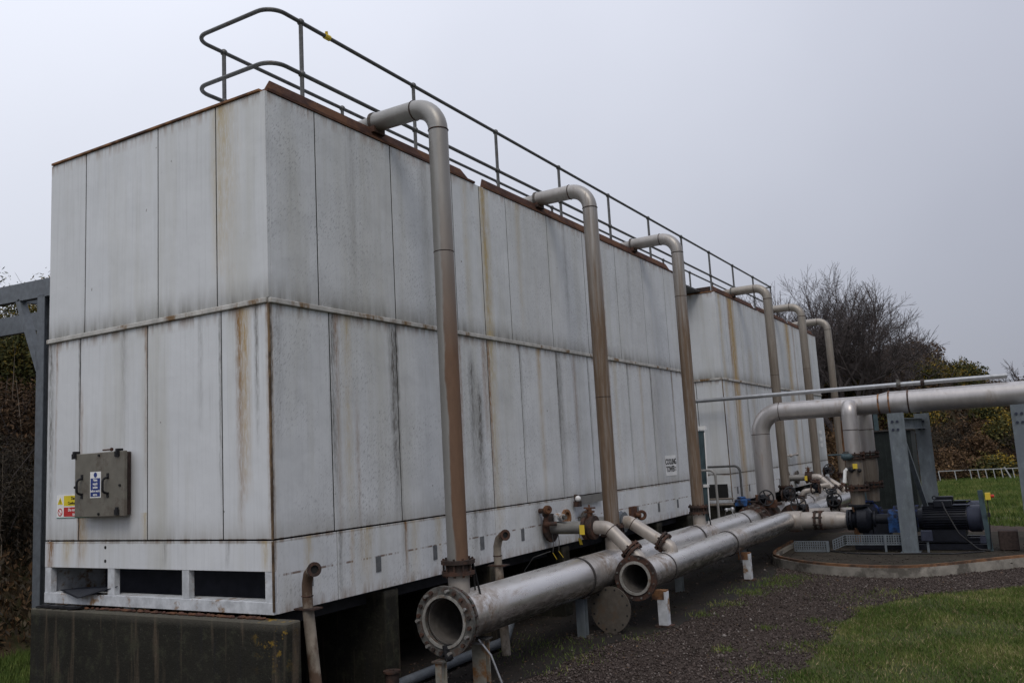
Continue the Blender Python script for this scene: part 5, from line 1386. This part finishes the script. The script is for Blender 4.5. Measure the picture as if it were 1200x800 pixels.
for nm, mk, n_, hm, lb in (('bank_bracken', 'bracken', 42000, .75, 'russet dead bracken thatch covering the left bank'), ('bank_scrub', 'scrub', 42000, .9, 'dark tangled scrub covering the left bank')):
    V = cover(n_, -14, -6.0, -2, 9, hm, .055, 9 if mk == 'scrub' else 8)
    o = bpy.data.objects.new(nm, raw_mesh(nm, V, np.arange(len(V)), 4, M[mk])); C.objects.link(o); tag(o, lb, 'undergrowth'); o['kind'] = 'stuff'
for nm, kk, lb in (('hillside_gorse', 'gorse', 'dark green gorse covering the far hillside'), ('gorse_flowers', 'gorse_flower', 'yellow gorse flowers dotted over the far hillside'),
                   ('hillside_bracken', 'bracken', 'brown dead bracken covering the far hillside'), ('hillside_scrub', 'scrub', 'dark leafless scrub between the gorse on the far hillside')):
    V = np.concatenate(acc[kk]); o = bpy.data.objects.new(nm, raw_mesh(nm, V, np.arange(len(V)), 4, M[kk])); C.objects.link(o)
    tag(o, lb, 'undergrowth'); o['kind'] = 'stuff'

# near left bank
GL = 'bushes on the bank left of the tower'
left = [(-9.0, 3.2, .7, 'bracken_clump', 'bracken', 0, 'russet bracken clump halfway up the left bank'), (-8.2, 5.0, .7, 'bracken_clump', 'bracken', 0, 'russet bracken clump behind the grey post'),
        (-8.6, 1.6, .6, 'scrub_bush', 'scrub', 0, 'dark scrub at the left edge below the beam'), (-10.6, 4.0, 1.2, 'gorse_bush', 'gorse', 500, 'gorse bush with a few flowers seen between the two beams'),
        (-10.4, 5.8, 1.1, 'bracken_clump', 'bracken', 0, 'higher russet bracken clump on the left bank'), (-10.4, 1.9, 1.2, 'gorse_bush', 'gorse', 300, 'dark gorse bush at the far left of the bank'),
        (-12.2, 5.6, 1.5, 'gorse_bush', 'gorse', 900, 'gorse bush topping the left bank behind the frame'), (-7.0, 3.0, .3, 'scrub_bush', 'scrub', 0, 'dark scrub at the foot of the left bank, nearest the post'),
        (-7.4, 4.6, .3, 'scrub_bush', 'scrub', 0, 'dark scrub at the foot of the left bank behind the tower corner'), (-7.8, 1.4, .3, 'scrub_bush', 'scrub', 0, 'low dark scrub at the left edge by the grass'),
        (-12.8, 4.0, 1.5, 'gorse_bush', 'gorse', 1100, 'highest gorse bush seen above the beam at the left edge')]
for i, (x, y, z, nm, mk, fl_, lb) in enumerate(left):
    bush(nm, (x, y, GZ + bank_height(x, y) - .15), blobset(40 + i, 1.2, 1.35 if z < 1 else 1.75, 7), 19000, .046, M[mk], lb, 'bush', GL, 70 + i, fl_ * 2, 50, .008, .7 if mk != 'scrub' else .3)
st = MB(); r_ = random.Random(4)
for i in range(26):
    x = r_.uniform(-9.0, -6.9); y = r_.uniform(1.2, 4.6); h = r_.uniform(.8, 2.2); a = r_.uniform(-.35, .35)
    st.sweep([(x, y, GZ + bank_height(x, y)), (x + a * .4, y + .05, GZ + bank_height(x, y) + h * .5), (x + a * 1.1, y, GZ + bank_height(x, y) + h)], [.010, .008, .003], 4, False)
o = single('dead_stems', st, M['stem'], 'pale dead stalks standing at the foot of the left bank', 'dead stems'); o['kind'] = 'stuff'

# bare trees
def bare_tree(loc, height, spread, seed, label, stems=5, levels=6, up=.45):
    r_ = random.Random(seed); trunk = MB(); crown = MB()
    t = empty('bare_tree', label, 'tree', loc, 'bare winter trees on the horizon')
    def seg(mb, a, b, ra, rb, n):
        d, u, w = basis(b - a); vs = []
        for p, q in ((a, ra), (b, rb)):
            for j in range(n):
                t_ = 2 * PI * j / n; vs.append(p + (u * math.cos(t_) + w * math.sin(t_)) * q)
        mb.add(vs, [(j, (j + 1) % n, n + (j + 1) % n, n + j) for j in range(n)])
    def grow(p, d, ln, r, lev):
        steps = 3 if lev < levels - 1 else 2; q = p
        for i in range(steps):
            d = (d + Vector((r_.gauss(0, .10), r_.gauss(0, .10), r_.gauss(0, .08) + .05 * up))).normalized()
            e = q + d * ln / steps; ra = r * (1 - .28 * i / steps); rb = r * (1 - .28 * (i + 1) / steps)
            seg(trunk if lev < 2 else crown, q, e, ra, rb, 6 if lev < 2 else 3)
            if lev < levels and (i > 0 or lev > 1):
                for _ in range(2 if r_.random() < .18 else 1 if r_.random() < .93 else 0):
                    _, u, w = basis(d); a = r_.uniform(0, 2 * PI); tilt = r_.uniform(.45, .95)
                    nd = (d * math.cos(tilt) + (u * math.cos(a) + w * math.sin(a)) * math.sin(tilt) + Vector((0, 0, .15 * up))).normalized()
                    grow(e, nd, ln * r_.uniform(.55, .78), max(rb * .60, .0085), lev + 1)
            q = e
        if lev < levels: grow(q, d, ln * .72, max(r * .68, .0085), lev + 1)
    base = Vector((0, 0, 0))
    for i in range(stems):
        a = 2 * PI * i / stems + r_.uniform(-.4, .4); lean_ = spread * r_.uniform(.3, 1)
        d = Vector((math.cos(a) * lean_, math.sin(a) * lean_, 1)).normalized()
        grow(base + Vector((math.cos(a) * .2, math.sin(a) * .2, -.2)), d, height * .30 * r_.uniform(.85, 1.1), height * .016, 0)
    part_ = trunk.mesh('trunk', M['bark'], smooth=False); q = bpy.data.objects.new('trunk', part_); C.objects.link(q); q.parent = t
    part_ = crown.mesh('branches', M['bark'], smooth=False); q = bpy.data.objects.new('branches', part_); C.objects.link(q); q.parent = t; q['kind'] = 'stuff'
    return t
tree_specs = [((-3.5, 50, GZ + 2.6), 11.2, .85, 3, 'largest bare tree, spreading crown behind the farthest riser', 5, 6),
              ((-6.0, 53, GZ + 3.0), 10.8, .6, 12, 'bare tree left of the largest one, behind the riser tops', 4, 6),
              ((-1.2, 51, GZ + 3.0), 7.0, .7, 15, 'smaller bare tree sloping down towards the gorse', 5, 5),
              ((6.9, 56, GZ + 3.5), 4.4, .3, 31, 'slim bare sapling at the right edge above the gorse', 2, 5),
              ((-15.5, 60, GZ + 4.0), 13.5, .5, 41, 'bare treetop seen in the gap between the towers', 4, 5)]
for loc, h, sp, sd_, lb, stm, lv in tree_specs: bare_tree(loc, h, sp, sd_, lb, stm, lv)
